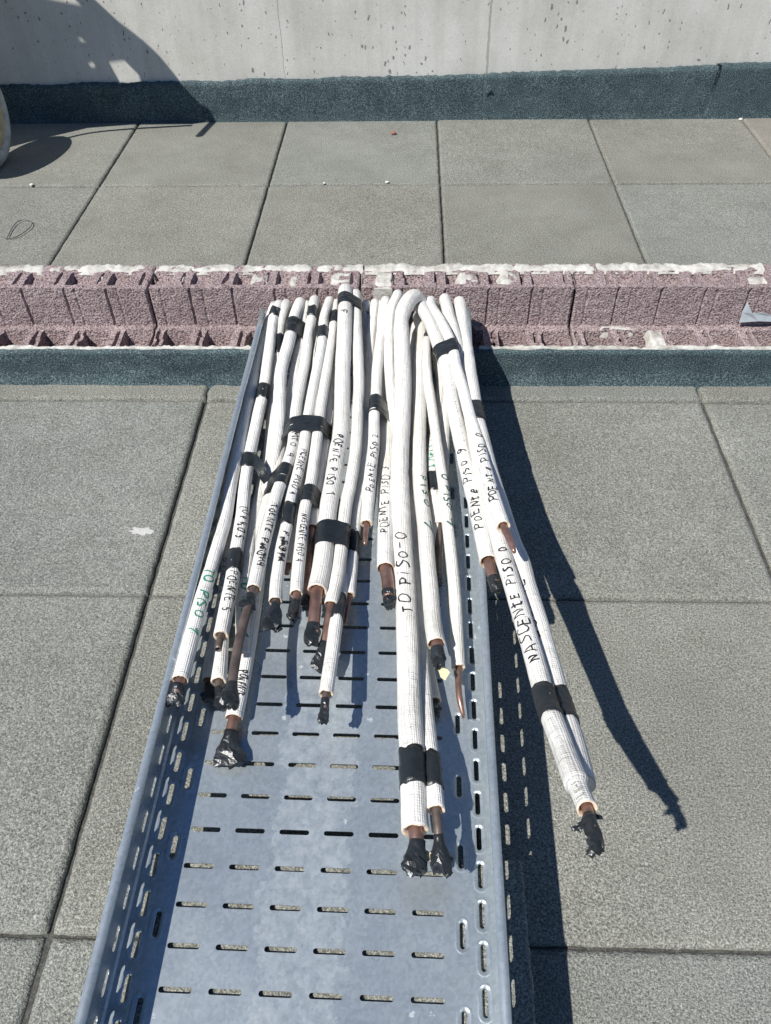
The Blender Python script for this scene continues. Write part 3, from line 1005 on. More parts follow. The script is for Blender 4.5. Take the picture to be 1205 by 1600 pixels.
def write(q, text, ya, yb, down, size=.62, side=0., m=None, wd=.00085, name='handwriting', thick=1.):
    """ink strokes laid on the pipe: ya..yb picture rows, down = reads towards the near end"""
    sa, sb = q.S[idx(q, ya)], q.S[idx(q, yb)]
    adv = [.55 if c_ in 'Ii1' else .95 if c_ != ' ' else .8 for c_ in text]
    tot = sum(adv); L = abs(sb - sa); sc = L / tot
    H = size * 2 * q.r
    C, T, Nn, B, r = at_s(q, (sa + sb) / 2)
    cd_ = CPOS - C
    phi0 = math.atan2(cd_.dot(B), cd_.dot(Nn)) + side
    mb = MB(); x = 0.
    rnd = random.Random(len(text) * 31 + int(ya))
    for c_, ad in zip(text, adv):
        if c_ != ' ':
            jx, jy, js = rnd.uniform(-.06, .06), rnd.uniform(-.20, .20), rnd.uniform(.72, 1.22); rot = rnd.uniform(-.15, .15); wj = rnd.uniform(.8, 1.35)
            sl = rnd.uniform(-.22, .26)
            for st in FONT[c_]:
                pts = []
                for k in range(len(st) - 1):
                    (a0, b0), (a1, b1) = st[k], st[k + 1]
                    for e in range(4): pts.append((a0 + (a1 - a0) * e / 4, b0 + (b1 - b0) * e / 4))
                pts.append(st[-1])
                uv = []
                ph = rnd.uniform(0, 9)
                for a, b_ in pts:
                    a, b_ = a * .95 - (b_ - .5) * rot + .09 * ns((b_, a, ph), 1.6), b_ + (a - .35) * rot + .09 * ns((a, b_, ph), 1.6)
                    b2 = (b_ * js - .5 + jy); a2 = x + (a * js + jx + sl * b_) * sc / 1.0 * 1.0
                    s = sa + a2 if down else sb - a2
                    tt = b2 * H if down else -b2 * H
                    uv.append((s, tt))
                prev = None
                for k, (s, tt) in enumerate(uv):
                    k0, k1 = max(0, k - 1), min(len(uv) - 1, k + 1)
                    d = Vector((uv[k1][0] - uv[k0][0], uv[k1][1] - uv[k0][1], 0))
                    d = d.normalized() if d.length > 1e-9 else Vector((1, 0, 0))
                    w_ = wd * wj * (1 + .45 * ns((s * 40, tt * 40, ya), 3))
                    pr = []
                    for sg in (-1, 1):
                        ss, t2 = s - sg * d.y * w_, tt + sg * d.x * w_
                        C, T, Nn, B, r = at_s(q, ss)
                        f = phi0 + t2 / r
                        pr.append(mb.vert(C + (Nn * math.cos(f) + B * math.sin(f)) * (r + .0005)))
                    if prev: mb.face((prev[0], prev[1], pr[1], pr[0]))
                    prev = pr
        x += ad * sc
    mb.build(name, m or INK, q.o)
def hull(pts):
    pts = sorted(set(pts))
    def half(ps):
        h = []
        for p in ps:
            while len(h) > 1 and (h[-1][0] - h[-2][0]) * (p[1] - h[-2][1]) - (h[-1][1] - h[-2][1]) * (p[0] - h[-2][0]) <= 0: h.pop()
            h.append(p)
        return h
    a = half(pts); b_ = half(pts[::-1])
    return a[:-1] + b_[:-1]
def wrap(keys, ya, yb, label, seed=0, slack=.0012, skew=0):
    """one band of tape pulled tight round several pipes"""
    qs = [PIPES[k] for k in keys]
    ref = qs[0]; i0, i1 = idx(ref, ya), idx(ref, yb)
    T = (ref.C[i1] - ref.C[i0]).normalized()
    B = T.cross(Vector((0, 0, 1))).normalized(); Nn = B.cross(T)
    n = 13; rows = []; mb = MB(); NS = 72
    org = ref.C[i0]; Lx = (ref.C[i1] - org).dot(T)
    loops = []
    for j in range(n + 1):
        pl = org + T * (Lx * j / n)
        pts = []
        for q in qs:
            i = min(range(q.top, q.n), key=lambda i: abs((q.C[i] - pl).dot(T)))
            c = q.C[i] - pl
            x, y = c.dot(B), c.dot(Nn)
            for k in range(20):
                a = 2 * math.pi * k / 20
                pts.append((x + (q.rad[i] + slack) * math.cos(a), y + (q.rad[i] + slack) * math.sin(a)))
        h = hull(pts)
        cum = [0.]
        for k in range(len(h)): cum.append(cum[-1] + math.dist(h[k], h[(k + 1) % len(h)]))
        cx, cy = sum(p[0] for p in pts) / len(pts), sum(p[1] for p in pts) / len(pts)
        k0 = max(range(len(h)), key=lambda k: h[k][0])
        loop = []
        for s in range(NS):
            d = (cum[k0] + cum[-1] * s / NS) % cum[-1]
            k = max(0, np.searchsorted(cum, d, side='right') - 1); k = min(k, len(h) - 1)
            t = (d - cum[k]) / max(1e-9, cum[k + 1] - cum[k])
            a, b_ = h[k], h[(k + 1) % len(h)]
            p = (a[0] + (b_[0] - a[0]) * t, a[1] + (b_[1] - a[1]) * t)
            v = pl + B * p[0] + Nn * p[1]
            dd = (B * (p[0] - cx) + Nn * (p[1] - cy)).normalized()
            wr = .0020 * ns((p[0] * 26 + p[1] * 20, j * .8 + p[0] * 12, seed), 1.3, seed) + .0012 * ns((p[0] * 60, j * 1.7 - p[0] * 30, seed), 1.3, seed + 3)
            e = T * (.005 * ns((p[0] * 25, p[1] * 25, seed), 1.0, seed + j)) if j in (0, n) else Vector()
            loop.append(mb.vert(v + dd * wr + e + T * skew * p[0]))
        loops.append(loop)
    for a, b_ in zip(loops, loops[1:]):
        for k in range(NS): mb.face((a[k], a[(k + 1) % NS], b_[(k + 1) % NS], b_[k]))
    o = mb.build('tape_wrap', TAPE)
    tag(o, label, 'tape', 'black tape wraps binding pipes together')

# ---- left side of the bundle
pipe('P4', [(432, 520, .04), (405, 640, .018), (380, 760, .013), (362, 860, .013), (345, 960, .013), (331, 1030, .016), (327, 1062, .018)], .0115,
     'shaded white pipe low beside the left tray wall, next to the open copper tube', rc=.0065, cop=[(327, 1080, .019)], lp=(.03, .013, .7, .4, .5))
pipe('P1', [(427, 484, .06), (405, 560, .05), (386, 640, .05), (360, 759, .058), (348, 825, .064), (312, 947, .078), (282, 1061, .088)], .0125,
     'white pipe against the left tray wall marked TO PISO 1 in green ink', rc=.0075, cop=[(275, 1083, .086)], lp=(.032, .012, .55, .2, .5),
     texts=[('TO PISO 1', 897, 990, True, .62, .05, GREEN, .0012)])
pipe('P3', [(428, 490, .05), (412, 560, .04), (392, 690, .032), (375, 780, .032), (364, 820, .033), (357, 874, .033), (348, 965, .035), (344, 1037, .042), (342, 1064, .046)], .012,
     'white pipe with scribbled writing ending just below the open copper tube', rc=.006, cop=[(345, 1088, .048)], lp=(.035, .011, .5, .2, .4),
     bands=[(783, 814)], texts=[('POENTE#', 878, 965, True, .55, -.55, GREYINK, .0010)], dull=True)
pipe('P10', [(467, 478, .08), (460, 497, .085), (452, 533, .085), (440, 575, .08), (437, 620, .07), (434, 680, .05), (425, 740, .03), (410, 850, .018), (395, 960, .018), (378, 1060, .018), (366, 1120, .020)], .0135,
     'bulging white pipe whose end reaches farthest down of the left group, marked POENTE', rc=.0085, cop=[(361, 1142, .020), (357, 1165, .017)], lp=(.050, .019, .45, .1, 1.0),
     texts=[('PONENTE', 1055, 1093, True, .5, .1, INK, .0008)])
pipe('P5', [(446, 478, .075), (440, 500, .07), (435, 545, .055), (430, 590, .04), (421, 699, .02), (415, 739, .02), (397, 818, .03), (385, 892, .045), (380, 935, .040), (379, 985, .032), (380, 1022, .026)], .0118,
     'white pipe with green writing running beneath the longest bare copper tube', rc=.006, dull=True,
     bands=[(528, 556)], texts=[('TO PISO 1', 905, 1000, True, .55, .3, GREEN, .0010)])
pipe('P11', [(478, 481, .07), (474, 515, .065), (466, 560, .055), (452, 635, .045), (441, 690, .035), (430, 745, .03), (418, 790, .03), (406, 830, .03), (395, 890, .035), (388, 930, .04)], .012,
     'white pipe in the shade of the TOENTE pipe, ending in dark tape beside it', rc=.006, cop=[(385, 945, .041)], lp=(.026, .011, .6, .3, .5))
pipe('P2', [(434, 481, .078), (428, 497, .078), (419, 560, .065), (411, 614, .056), (403, 650, .052), (392, 700, .050), (383, 759, .05), (377, 818, .056), (367, 876, .066), (362, 911, .071), (350, 974, .083), (346, 992, .087)], .012,
     'white pipe marked TO PISO 5 and POENTE 5, ending in an open bare copper tube', rc=.0056, cop=[(341, 1015, .090)], end='open', dull=True,
     bands=[(486, 497), (604, 626), (712, 733), (862, 896)], texts=[('TO PISO 5', 797, 852, True, .62, .25, INK, .0010), ('POENTE 5', 902, 965, True, .62, .1, INK, .0010)])
pipe('P12', [(490, 475, .09), (488, 490, .09), (484, 515, .085), (475, 575, .078), (463, 635, .070), (457, 696, .066), (443, 743, .066), (433, 771, .07), (420, 818, .08), (408, 865, .09), (397, 919, .1)], .0115,
     'white pipe marked TO 4 above its black tape and TOENTE PISO 4 below it', rc=.0072, cop=[(391, 938, .104), (383, 965, .108), (374, 1001, .113), (366, 1046, .12), (361, 1083, .126)], lp=(.036, .0155, .7, .9, .4), dull=True,
     bands=[(482, 497)], texts=[('MTO 4', 683, 722, True, .6, .15, INK, .0009), ('TOENTE PISO 4', 797, 893, True, .55, .1, INK, .0010), ('##', 858, 890, True, .55, .1, INK, .0008)])
lump(PIPES['P12'].o, 'tape_scrap', on_floor(392, 930, .105), on_floor(386, 950, .108) - on_floor(392, 930, .105), .0075, .026, .013, .7, .5, 3.3)
# ---- middle left
pipe('P16', [(500, 520, .03), (490, 640, .03), (474, 720, .03), (463, 780, .035), (455, 840, .04), (450, 882, .045)], .011,
     'short shaded pipe end between the POENTE PISO 4 and NASCENTE PISO 4 pipes', rc=.005, cop=[(448, 896, .046)], end='open')
pipe('P15', [(530, 485, .05), (524, 560, .045), (514, 650, .045), (506, 703, .045), (498, 760, .045), (492, 800, .045), (489, 824, .045)], .0112,
     'white pipe with long shaded copper left of the thick POENTE PISO 1 pipe', rc=.0068, cop=[(484, 870, .05), (479, 940, .055)], lp=(.024, .012, .8, .3, .2))
pipe('P13', [(513, 478, .09), (506, 500, .09), (502, 545, .085), (490, 605, .076), (481, 655, .070), (474, 703, .067), (464, 746, .066), (455, 781, .066), (447, 823, .07), (441, 852, .075), (433, 905, .083), (430, 938, .09)], .0108,
     'white pipe marked PCENTE PISO 4, with scribbled writing below its lower black tape', rc=.0062, cop=[(430, 952, .091), (429, 960, .090)], lp=(.046, .014, .6, .4, .5), dull=True,
     bands=[(512, 531), (790, 822)], texts=[('PCENTE PISO 4', 708, 780, True, .6, .15, INK, .0009), ('PISOTA', 836, 888, True, .55, .1, INK, .0010), ('#####', 846, 885, True, .45, .1, INK, .0008)])
pipe('P14', [(524, 479, .08), (523, 498, .08), (518, 530, .08), (511, 575, .076), (500, 650, .070), (492, 710, .068), (486, 753, .067), (476, 795, .07), (471, 835, .072), (465, 894, .078), (463, 927, .082)], .0108,
     'white pipe marked NASCENTE PISO 4 with a bare copper end', rc=.0060, cop=[(460, 950, .084)], lp=(.032, .013, .55, 1.2, .4),
     bands=[(492, 507)], texts=[('NASCENTE PISO 4', 808, 886, True, .52, .1, INK, .00075)])
# ---- middle
pipe('P20', [(573, 475, .055), (573, 496, .042), (570, 540, .02), (567, 600, .013), (562, 700, .013), (550, 800, .016), (538, 900, .035), (528, 958, .06), (522, 1001, .068), (514, 1054, .076), (510, 1082, .08)], .0108,
     'middle white pipe reaching lowest beside the POENTE PISO 1 pipe, one thin taped tip', rc=.0055, cop=[(507, 1108, .078)], lp=(.036, .0075, .7, .2, .4),
     bands=[(938, 972)], texts=[('F', 490, 499, True, .5, .1, INK, .0008)], dull=True)
pipe('P21', [(586, 473, .06), (581.6, 506, .05), (578, 556, .036), (576, 606, .029), (573, 660, .03), (568, 720, .032), (563, 767, .032), (554, 830, .033), (549, 894, .034), (546, 929, .036)], .0108,
     'shaded white pipe with one black tape and thin bare copper right of POENTE PISO 1', rc=.0045, cop=[(542, 955, .038), (539, 977, .036)], end='pinch', bands=[(836, 868)])
pipe('P17', [(539.5, 456, .10), (539.5, 478, .105), (538, 530, .088), (535, 590, .073), (533.5, 665, .063), (527, 710, .062), (520, 753, .062), (513, 795, .062), (505, 873, .066), (497, 916, .069), (495.5, 923, .07)], .0165,
     'thick white pipe marked POENTE PISO 1 with a broad copper end', rc=.0098, cop=[(492, 958, .072), (488.5, 990, .07)], lp=(.036, .0145, .8, .5, .1),
     texts=[('F', 493, 503, True, .5, .1, INK, .0008), ('POENTE PISO 1', 688, 783, True, .5, -.1, INK, .0011)])
pipe('P18', [(556, 461, .092), (556.5, 485, .09), (559, 545, .075), (560.5, 605, .066), (559, 661, .058), (555.6, 710, .055), (548.5, 753, .055), (540, 795, .056), (530, 884, .06), (521, 930, .062), (518, 944, .063)], .0118,
     'plain white pipe taped along the right of the thick POENTE PISO 1 pipe', rc=.0068, cop=[(511, 985, .062), (502, 1022, .055)], lp=(.045, .0115, .75, .2, .1))
pipe('P24', [(592, 478, .05), (596, 540, .03), (599, 589, .022), (602, 647, .022), (606, 704, .024), (604, 747, .03), (603, 800, .036), (602, 852, .042), (602.5, 886, .047)], .0150,
     'white pipe marked POENTE PISO 3, half hidden by the thick TO PISO-0 pipe', rc=.0105, cop=[(606, 908, .05), (608, 935, .05)], lp=(.032, .0112, .95, .2, 0),
     texts=[('POENTE PISO 3', 735, 842, False, .5, -.25, INK, .0009)])
pipe('P22', [(602, 473, .075), (596.5, 515, .075), (590, 573, .067), (588, 614, .062), (585, 652, .060), (584.5, 697, .058), (579.5, 739, .057), (574, 795, .057), (572.5, 817, .057)], .0115,
     'white pipe marked POENTE PISO 2 ending with a thin copper tube in clear tape', rc=.0048, cop=[(571, 838, .058), (570, 852, .057)], end='pinch', dull=False,
     texts=[('POENtE PISO 2', 682, 773, False, .52, .05, INK, .0008)])
# ---- under and around the thick one
pipe('P26', [(648, 520, .02), (642, 640, .014), (644, 760, .013), (650, 880, .012), (660, 1000, .013), (669, 1055, .014), (677, 1094, .016)], .0118,
     'greyish pipe lying flat on the tray just right of the thick TO PISO-0 pipe', rc=.006, cop=[(679, 1106, .015)], lp=(.022, .008, .6, .3, .2), dull=True)
pipe('P23', [(621, 463, .09), (611, 490, .085), (608, 540, .07), (611, 606, .05), (616, 656, .033), (628, 760, .018), (640, 860, .016), (650, 950, .020), (662, 1080, .040), (672, 1180, .066), (681, 1263, .079)], .0122,
     'white pipe slipping beneath the thick TO PISO-0 pipe and ending beside its taped tip', rc=.006, cop=[(685, 1300, .078), (688, 1330, .072)], lp=(.045, .015, .55, .3, .7), dull=True,
     bands=[(1183, 1232)])
pipe('P25', [(660, 480, .075), (650, 464, .105), (637, 473, .112), (627.5, 498, .104), (628, 540, .09), (630, 589, .078), (628.5, 639, .066), (626, 689, .055), (625, 747, .046), (626.5, 800, .04), (628.5, 852, .038), (632, 905, .04), (635, 950, .044), (637, 1005, .052), (640.5, 1105, .064), (644.5, 1175, .072), (647.5, 1267, .078), (649, 1295, .08)], .0180,
     'thickest white pipe in front, marked TO PISO-0, with a wide black tape near its end', tail=.03, rc=.0095, cop=[(652, 1318, .08), (650.5, 1335, .078)], lp=(.038, .0175, .75, .3, .2),
     bands=[(1178, 1234)], texts=[('TO PiSO-0', 836, 968, False, .55, -.15, INK, .0011)])
pipe('P31', [(697, 580, .025), (694, 680, .02), (690, 760, .02), (687, 820, .022)], .012,
     'shaded pipe between the two green marked pipes, with a long dark copper end', rc=.0065, cop=[(685, 860, .024), (684, 905, .024)], lp=(.02, .009, .8, .2, .1), dull=True)
pipe('P29', [(683, 560, .03), (689, 600, .027), (684, 650, .026), (677, 710, .026), (678, 760, .024), (682, 810, .018), (684, 870, .014)], .0108,
     'white pipe with bright green writing above a short black tape', rc=.005, bands=[(740, 768)], texts=[('TO PISO 1', 684, 736, True, .8, .1, GREEN, .0014)])
pipe('P27', [(655, 500, .05), (660, 521, .06), (658, 548, .06), (655.5, 589, .055), (656, 639, .046), (655, 695, .04), (656, 747, .037), (661.5, 800, .038), (665, 835, .042), (670, 900, .052), (676, 970, .064), (681.5, 1004, .07)], .0138,
     'white pipe with faint dark green writing, ending over a scrap of cream paper', rc=.009, cop=[(685, 1025, .071)], lp=(.032, .0125, .8, .5, .2),
     texts=[('PISO', 750, 800, True, .5, .65, DGREEN, .0011), ('1', 813, 832, True, .6, .5, DGREEN, .0013)])
pipe('P28', [(668, 520, .06), (666, 540, .065), (668, 589, .06), (674.5, 631, .052), (683, 689, .046), (689, 730, .042), (696, 782, .037), (702, 835, .033), (707, 887, .032), (710, 922, .031), (715, 1000, .030), (717, 1041, .03)], .0107,
     'white pipe nearest the right row of tray slots, ending in a bent pink copper tip', rc=.0048, cop=[(716, 1060, .031), (717.5, 1085, .031), (721, 1105, .026), (725, 1122, .018)], end='pinch',
     bands=[(515, 530)], texts=[('O', 747, 757, True, .5, .6, DGREEN, .0010), ('PISO', 765, 800, True, .55, .6, DGREEN, .0011), ('1', 811, 832, True, .6, .5, DGREEN, .0013)])
# ---- right: the three that lean out over the tray wall
A = 'a'
pipe('P35', [(719, 477, .2, A), (724, 515, .2, A), (731, 556, .2, A), (738, 606, .212, A), (744, 646, .218, A), (754, 690, .226, A), (773, 760, .238, A), (798, 840, .250, A), (815, 880, .254, A), (825, 920, .258, A), (846, 990, .268, A), (863, 1053, .282, A), (876, 1102, .294, A), (895, 1160, .322, A), (907, 1205, .348, A), (911, 1224, .358, A)], .0142,
     'shaded white pipe pressed along the right of the NASCENTE PISO 0 pipe, over the roof', rc=.006,
     bands=[(634, 660), (1083, 1130)], texts=[('NASCENTE', 905, 1040, False, .5, -.75, INK, .0010)])
pipe('P34', [(696, 471, .205, A), (703, 498, .21, A), (713, 531, .205, A), (722, 580, .195, A), (733, 650, .2, A), (750, 730, .215, A), (770, 810, .240, A), (786, 865, .258, A), (803, 920, .274, A), (824, 990, .288, A), (842, 1053, .303, A), (856, 1102, .317, A), (878, 1165, .348, A), (896, 1212, .378, A), (908, 1242, .397, A), (916, 1262, .408, A)], .0136,
     'white pipe hanging far out over the roof marked NASCENTE PISO 0, its taped tip pointed', rc=.0058, cop=[(922, 1282, .414, A), (926, 1297, .418, A)], lp=(.040, .0095, .8, .4, .1), taper=(1229, .78),
     bands=[(1080, 1124)], texts=[('NASCENtE PiSO 0', 862, 1040, False, .58, -.1, INK, .0011), ('L16-5', 1232, 1256, False, .32, -.15, GREYINK, .0004)])
q_ = PIPES['P34']
tail_(q_.o, on_z(920, 1272, .412), on_z(934, 1296, .415) - on_z(920, 1272, .412), .040, .0065, 4.2)
tail_(q_.o, on_z(922, 1284, .414), on_z(926, 1312, .416) - on_z(922, 1284, .414), .036, .0055, 7.7)
pipe('P30', [(658, 477, .205, A), (673, 506, .218, A), (686, 540, .22, A), (698, 573, .215, A), (706, 622, .21, A), (716, 672, .206, A), (722, 700, .206, A), (734, 750, .21, A), (746, 800, .217, A), (760, 860, .225, A), (763.5, 876, .228, A)], .0142,
     'thick white pipe marked POENTE PISO 9 whose copper end hangs over the tray rim', rc=.0088, cop=[(769, 897, .23, A), (773, 912, .23, A)], lp=(.026, .0102, .95, .3, 0),
     texts=[('POENte PISO 9', 705, 835, False, .55, -.2, INK, .0011)])
pipe('P33', [(674, 479, .21, A), (686, 498, .224, A), (698, 520, .229, A), (708, 546, .229, A), (713, 573, .226, A), (723, 606, .223, A), (736, 656, .23, A), (748, 692, .24, A), (758, 730, .258, A), (772, 780, .280, A), (786, 822, .300, A)], .0117,
     'white pipe marked POENTE PISO O lying over the NASCENTE pipe, with a pinched copper tip', rc=.0055, cop=[(796, 842, .306, A), (804, 863, .310, A)], end='pinch',
     texts=[('POENte PISO O', 683, 790, False, .62, .05, INK, .0011)])
# small printed line on the thick right pipe, and the pen mark across the pair
write(PIPES['P30'], '1-1-1I1-I1-11-1I-1-1I1-1I', 575, 700, False, .16, .42, GREYINK, .0004, 'printed_line')
# ---- shared tape
wrap(['P17', 'P18'], 465, 481, 'topmost black tape, round the thick POENTE PISO 1 pipe and its neighbour', 1)
wrap(['P10', 'P11'], 503, 525, 'black tape round the bulging pipe and the one beside it near the left tray rim', 2)
wrap(['P12', 'P13', 'P14', 'P11', 'P15'], 657, 681, 'widest black tape, pulled round the whole left middle group of pipes', 3)
wrap(['P12', 'P11'], 728, 758, 'black tape between the writing on the TO 4 pipe and its shaded neighbour', 4)
wrap(['P14', 'P15'], 762, 786, 'black tape just above the words NASCENTE PISO 4', 5)
wrap(['P17', 'P18'], 822, 857, 'shiny wrinkled black tape below the words POENTE PISO 1', 6)
wrap(['P22', 'P24'], 620, 648, 'slanting black tape left of the thickest pipe, above the words POENTE PISO 2', 7)
wrap(['P30', 'P33'], 543, 562, 'black tape round the two pipes that lean out to the right', 8)
# loose twist of tape hanging from the TO PISO 5 pipe
mb = MB(); rows = []
pp = [on_floor(396, 716, .058), on_floor(405, 728, .058), on_floor(412, 742, .05), on_floor(419, 756, .036), on_floor(417, 770, .026)]
pp = catmull(pp, .006)
for i, p in enumerate(pp):
    t = i / (len(pp) - 1); wd = .014 * (1 - .5 * t)
    a = .9 * t * 2
    d = Vector((math.sin(a) * .5 + .2, math.cos(a), .35 * math.sin(a * 2))).normalized()
    rows.append([mb.vert(p + d * wd * s + Vector((0, 0, .0015 * ns((t * 5, s, 0), 2)))) for s in (-1, -.4, .3, 1)] )
for a, b_ in zip(rows, rows[1:]):
    for j in range(3): mb.face((a[j], a[j + 1], b_[j + 1], b_[j]))
o = mb.build('loose_tape', TAPE, PIPES['P2'].o)
# copper of the pipe under the NASCENTE one, cream paper scraps at two caps
def scrap(par, px, py, h, sz, ang):
    c = on_floor(px, py, h); mb = MB()
    q = [(-.6, -.25), (.1, -.35), (.45, .1), (.1, .9), (-.3, .6)]
    up = [mb.vert(c + Vector(((x * math.cos(ang) - y * math.sin(ang)) * sz, -(x * math.sin(ang) + y * math.cos(ang)) * sz, .0022 + .0025 * x))) for x, y in q]
    dn = [mb.vert(Vector(mb.v[k]) - Vector((0, 0, .0005))) for k in up]
    mb.face(up, sm=False); mb.face(dn, sm=False)
    for k in range(5): mb.face((up[k], up[(k + 1) % 5], dn[(k + 1) % 5], dn[k]), sm=False)
    mb.build('tape_liner', PAPER, par)
scrap(PIPES['P27'].o, 695, 1050, .058, .018, .1)
scrap(PIPES['P25'].o, 667, 1335, .07, .012, -.3)
# ------------------------------------------------------------------ small things on the roof
def pebble(px, py, r, m, label, cat='pebble'):
    c = on_z(px, py, 0)
    mb = MB(); n, k = 6, 9; rows = []
    for i in range(n + 1):
        th = math.pi * i / n
        rows.append([mb.vert(c + Vector((r * 1.25 * math.sin(th) * math.cos(2 * math.pi * j / k), r * math.sin(th) * math.sin(2 * math.pi * j / k), r * .6 + r * .7 * math.cos(th))) * 1 + Vector((ns((i, j, px), .9) * r * .35, ns((j, i, px), .8) * r * .35, 0))) for j in range(k)])
    for a, b_ in zip(rows, rows[1:]):
        for j in range(k): mb.face((a[j], a[(j + 1) % k], b_[(j + 1) % k], b_[j]), sm=False)
    tag(mb.build('pebble', m), label, cat)
pebble(50, 290, .0058, PEBW, 'white pebble on the paving joint near the wheelbarrow wheel')
pebble(507, 287, .0042, PEBW, 'tiny white pebble on the paving joint, left of the other one')
pebble(605, 286, .0055, PEBW, 'white pebble on the paving joint straight beyond the pipes')
pebble(838, 185, .0075, PEBW, 'white pebble at the foot of the dark felt strip')
pebble(1157, 188, .0065, PEBW, 'white pebble at the felt beside the far right paving joint')
pebble(615, 210, .009, PEBR, 'small red stone lying on the far paving', 'stone')
# paint smear
c = on_z(222, 831, 0); mb = MB(); q = []
for k in range(26):
    a = 2 * math.pi * k / 26
    rr = .85 + .9 * ns((math.cos(a), math.sin(a), 3), 2.4)
    q.append(mb.vert((c.x + .024 * rr * math.cos(a), c.y + .011 * rr * math.sin(a), .0022)))
mb.face(q, sm=False)
q2 = [mb.vert((mb.v[k][0], mb.v[k][1], -.002)) for k in q]
for k in range(26): mb.face((q[k], q[(k + 1) % 26], q2[(k + 1) % 26], q2[k]))
tag(mb.build('mortar_splash', SMEAR), 'white splash dried on the near left paving', 'splash')
# wire loop
pts = [on_z(x, y, .002 + z * .28) for x, y, z in ((9, 372, .004), (22, 371, .006), (36, 364, .010), (48, 354, .012), (49, 347, .014), (40, 343, .015), (28, 346, .013), (19, 356, .009), (13, 368, .005), (9, 373, .003))]
mb = MB(); tube(mb, catmull(pts, .006), .0016, 8, cap0=0, cap1=0)
tag(mb.build('wire_loop', WIRE), 'thin grey wire loop lying on the far left paving', 'wire')
# scrap of clear grey plastic stuck on the red block at the right edge
p = [on_y(x, y, F_D - .006 - d) for x, y, d in ((1168, 472, .002), (1176, 490, .010), (1192, 489, .010), (1215, 496, .006), (1215, 503, .008), (1185, 502, .012), (1155, 504, .004), (1160, 488, .002))]
mb = MB(); ids = [mb.vert(v) for v in p]; mb.face(ids, sm=False)
q2 = [mb.vert(v + Vector((0, .002, 0))) for v in p]; mb.face(q2, sm=False)
for k in range(8): mb.face((ids[k], ids[(k + 1) % 8], q2[(k + 1) % 8], q2[k]), sm=False)
tag(mb.build('plastic_scrap', PLASTIC), 'grey plastic scrap against the red blocks at the right edge', 'scrap')

# ------------------------------------------------------------------ wheelbarrow standing on end at the left, mostly out of the picture
bar = empty('wheelbarrow', (-1.52, 2.92, 0))
tag(bar, 'upended wheelbarrow at the left edge, showing its worn tyre and casting a round shadow', 'wheelbarrow')
WC = Vector((-1.522, 2.92, .178))
def ring(mb, R, prof, m=0, seg=44):
    rows = []
    for i in range(seg):
        a = 2 * math.pi * i / seg
        rows.append([mb.vert(WC + Vector((p, (R + q) * math.cos(a), (R + q) * math.sin(a)))) for p, q in prof])
    k = len(prof)
    for i in range(seg):
        a, b_ = rows[i], rows[(i + 1) % seg]
        for j in range(k): mb.face((a[j], a[(j + 1) % k], b_[(j + 1) % k], b_[j]), m)
whl = MB(); ring(whl, .145, [(.036 * math.cos(2 * math.pi * k / 14), .033 * math.sin(2 * math.pi * k / 14)) for k in range(14)])
wheel = whl.build('wheel', RUBBER, bar)
rim = MB(); ring(rim, .105, [(.030, .012), (.034, .006), (.030, -.006), (.012, -.016), (.008, -.03), (-.008, -.03), (-.012, -.016), (-.030, -.006), (-.034, .006), (-.030, .012)])
rows = []
for i in range(24):
    a = 2 * math.pi * i / 24
    rows.append([rim.vert(WC + Vector((.012 + dx, rr * math.cos(a), rr * math.sin(a)))) for dx, rr in ((0, .095), (.012, .06), (.018, .022), (.03, .018), (.03, .0))])
for i in range(24):
    for j in range(4): rim.face((rows[i][j], rows[(i + 1) % 24][j], rows[(i + 1) % 24][j + 1], rows[i][j + 1]))
r_o = rim.build('rim', CREAM, bar)
for ch in (r_o,):
    ch.parent = wheel; ch.matrix_parent_inverse = Matrix.Identity(4)
def bartube(name, pts, r):
    mb = MB(); tube(mb, catmull(pts, .04), r, 12, cap0=0, cap1=0); mb.build(name, STEELP, bar)
YB = 2.98
def back(px, py, Y=YB, ground=False):
    """the point of the barrow at depth Y that throws its shadow on the wall or paving at a picture point"""
    g = on_z(px, py, 0) if ground else on_y(px, py, WALL_F)
    t = (g.y - Y) / SUN.y
    return Vector((g.x - SUN.x * t, Y, g.z + t))
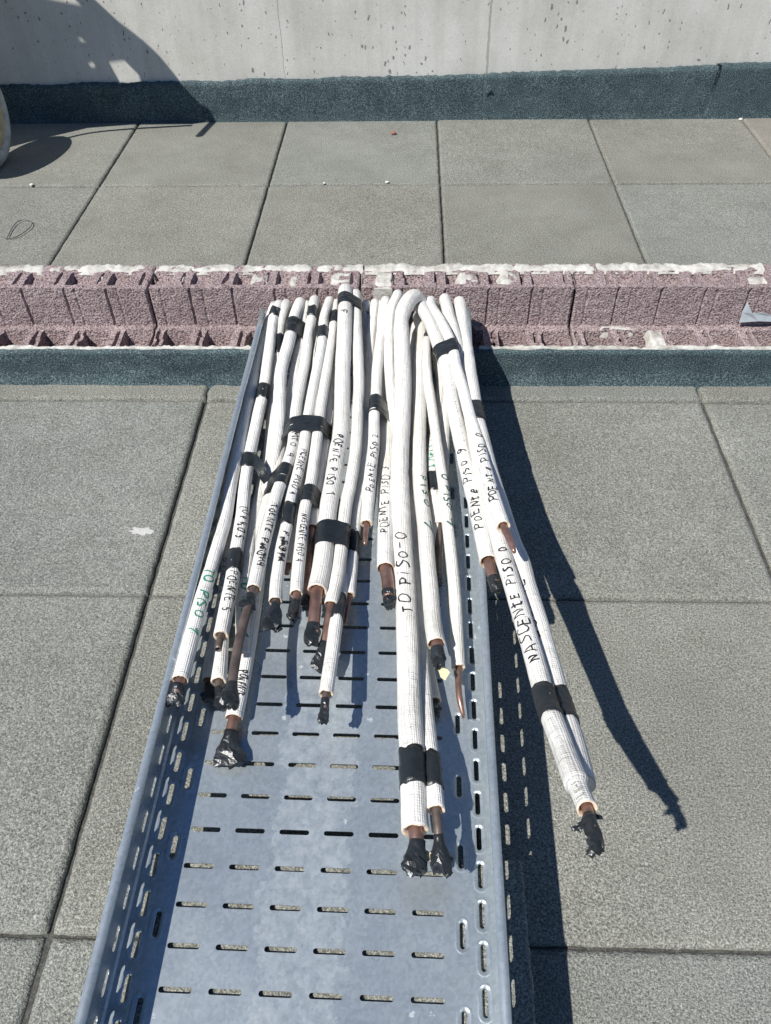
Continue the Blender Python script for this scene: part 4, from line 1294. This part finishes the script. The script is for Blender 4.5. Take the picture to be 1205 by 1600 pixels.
arc = [back(*p) for p in ((126, 7), (159, 22), (188, 40), (214, 60), (241, 84), (264, 111), (281, 133), (310, 165))] + [back(335, 189)]
low = [back(*p, YB, True) for p in ((300, 194), (205, 195), (138, 200), (60, 218), (2, 234))]
out = [Vector((-2.35, YB, low[-1].z)), Vector((-2.35, YB, arc[0].z + .03)), Vector((-1.9, YB, arc[0].z + .05))]
poly = catmull(arc, .05) + low + out
hole = [back(*p) for p in ((166, 93), (190, 90), (215, 115), (219, 130), (190, 136), (178, 115))]
bm = bmesh.new()
def loop(pts, y):
    vs = [bm.verts.new((p.x, y, p.z)) for p in pts]
    return vs, [bm.edges.new((vs[k], vs[(k + 1) % len(vs)])) for k in range(len(vs))]
ed = []; holes = [hole, [back(*p) for p in ((116, 62), (121, 54), (134, 64))], [back(*p) for p in ((134, 96), (142, 92), (147, 103), (140, 104))]]
for pts in [poly] + holes: ed += loop(pts, YB)[1]
bmesh.ops.triangle_fill(bm, edges=ed, use_beauty=True)
bmesh.ops.solidify(bm, geom=bm.faces[:], thickness=.004)
me = bpy.data.meshes.new('bin'); bm.to_mesh(me); bm.free(); me.materials.append(STEELP)
bo = bpy.data.objects.new('bin', me); COL.objects.link(bo); bo.parent = bar; bo.matrix_parent_inverse = Matrix.Translation(-bar.location)
# the pan's side running back from the rolled rim
mb = MB(); A1 = catmull(arc[:4], .05)
rr = [[mb.vert(p) for p in A1], [mb.vert(p + Vector((-.10, .14, -.02))) for p in A1]]
for j in range(len(A1) - 1): mb.face((rr[0][j], rr[0][j + 1], rr[1][j + 1], rr[1][j]))
mb.build('bin_side', STEELP, bar)
bartube('rolled_rim', arc, .009)
bartube('frame_leg', [back(*p, YB, True) for p in ((4, 246), (40, 235), (80, 222.5), (140, 208), (205, 201.5), (245, 199), (300, 196))], .0075)
bartube('handle', [back(335, 188, 2.9, True), back(312, 212, 2.9, True)], .014)
bartube('frame_fork', [WC + Vector((-.06, 0, 0)), WC + Vector((-.10, .03, .2)), back(60, 221, YB, True)], .014)
bartube('axle', [WC + Vector((-.07, 0, 0)), WC + Vector((.05, 0, 0))], .010)
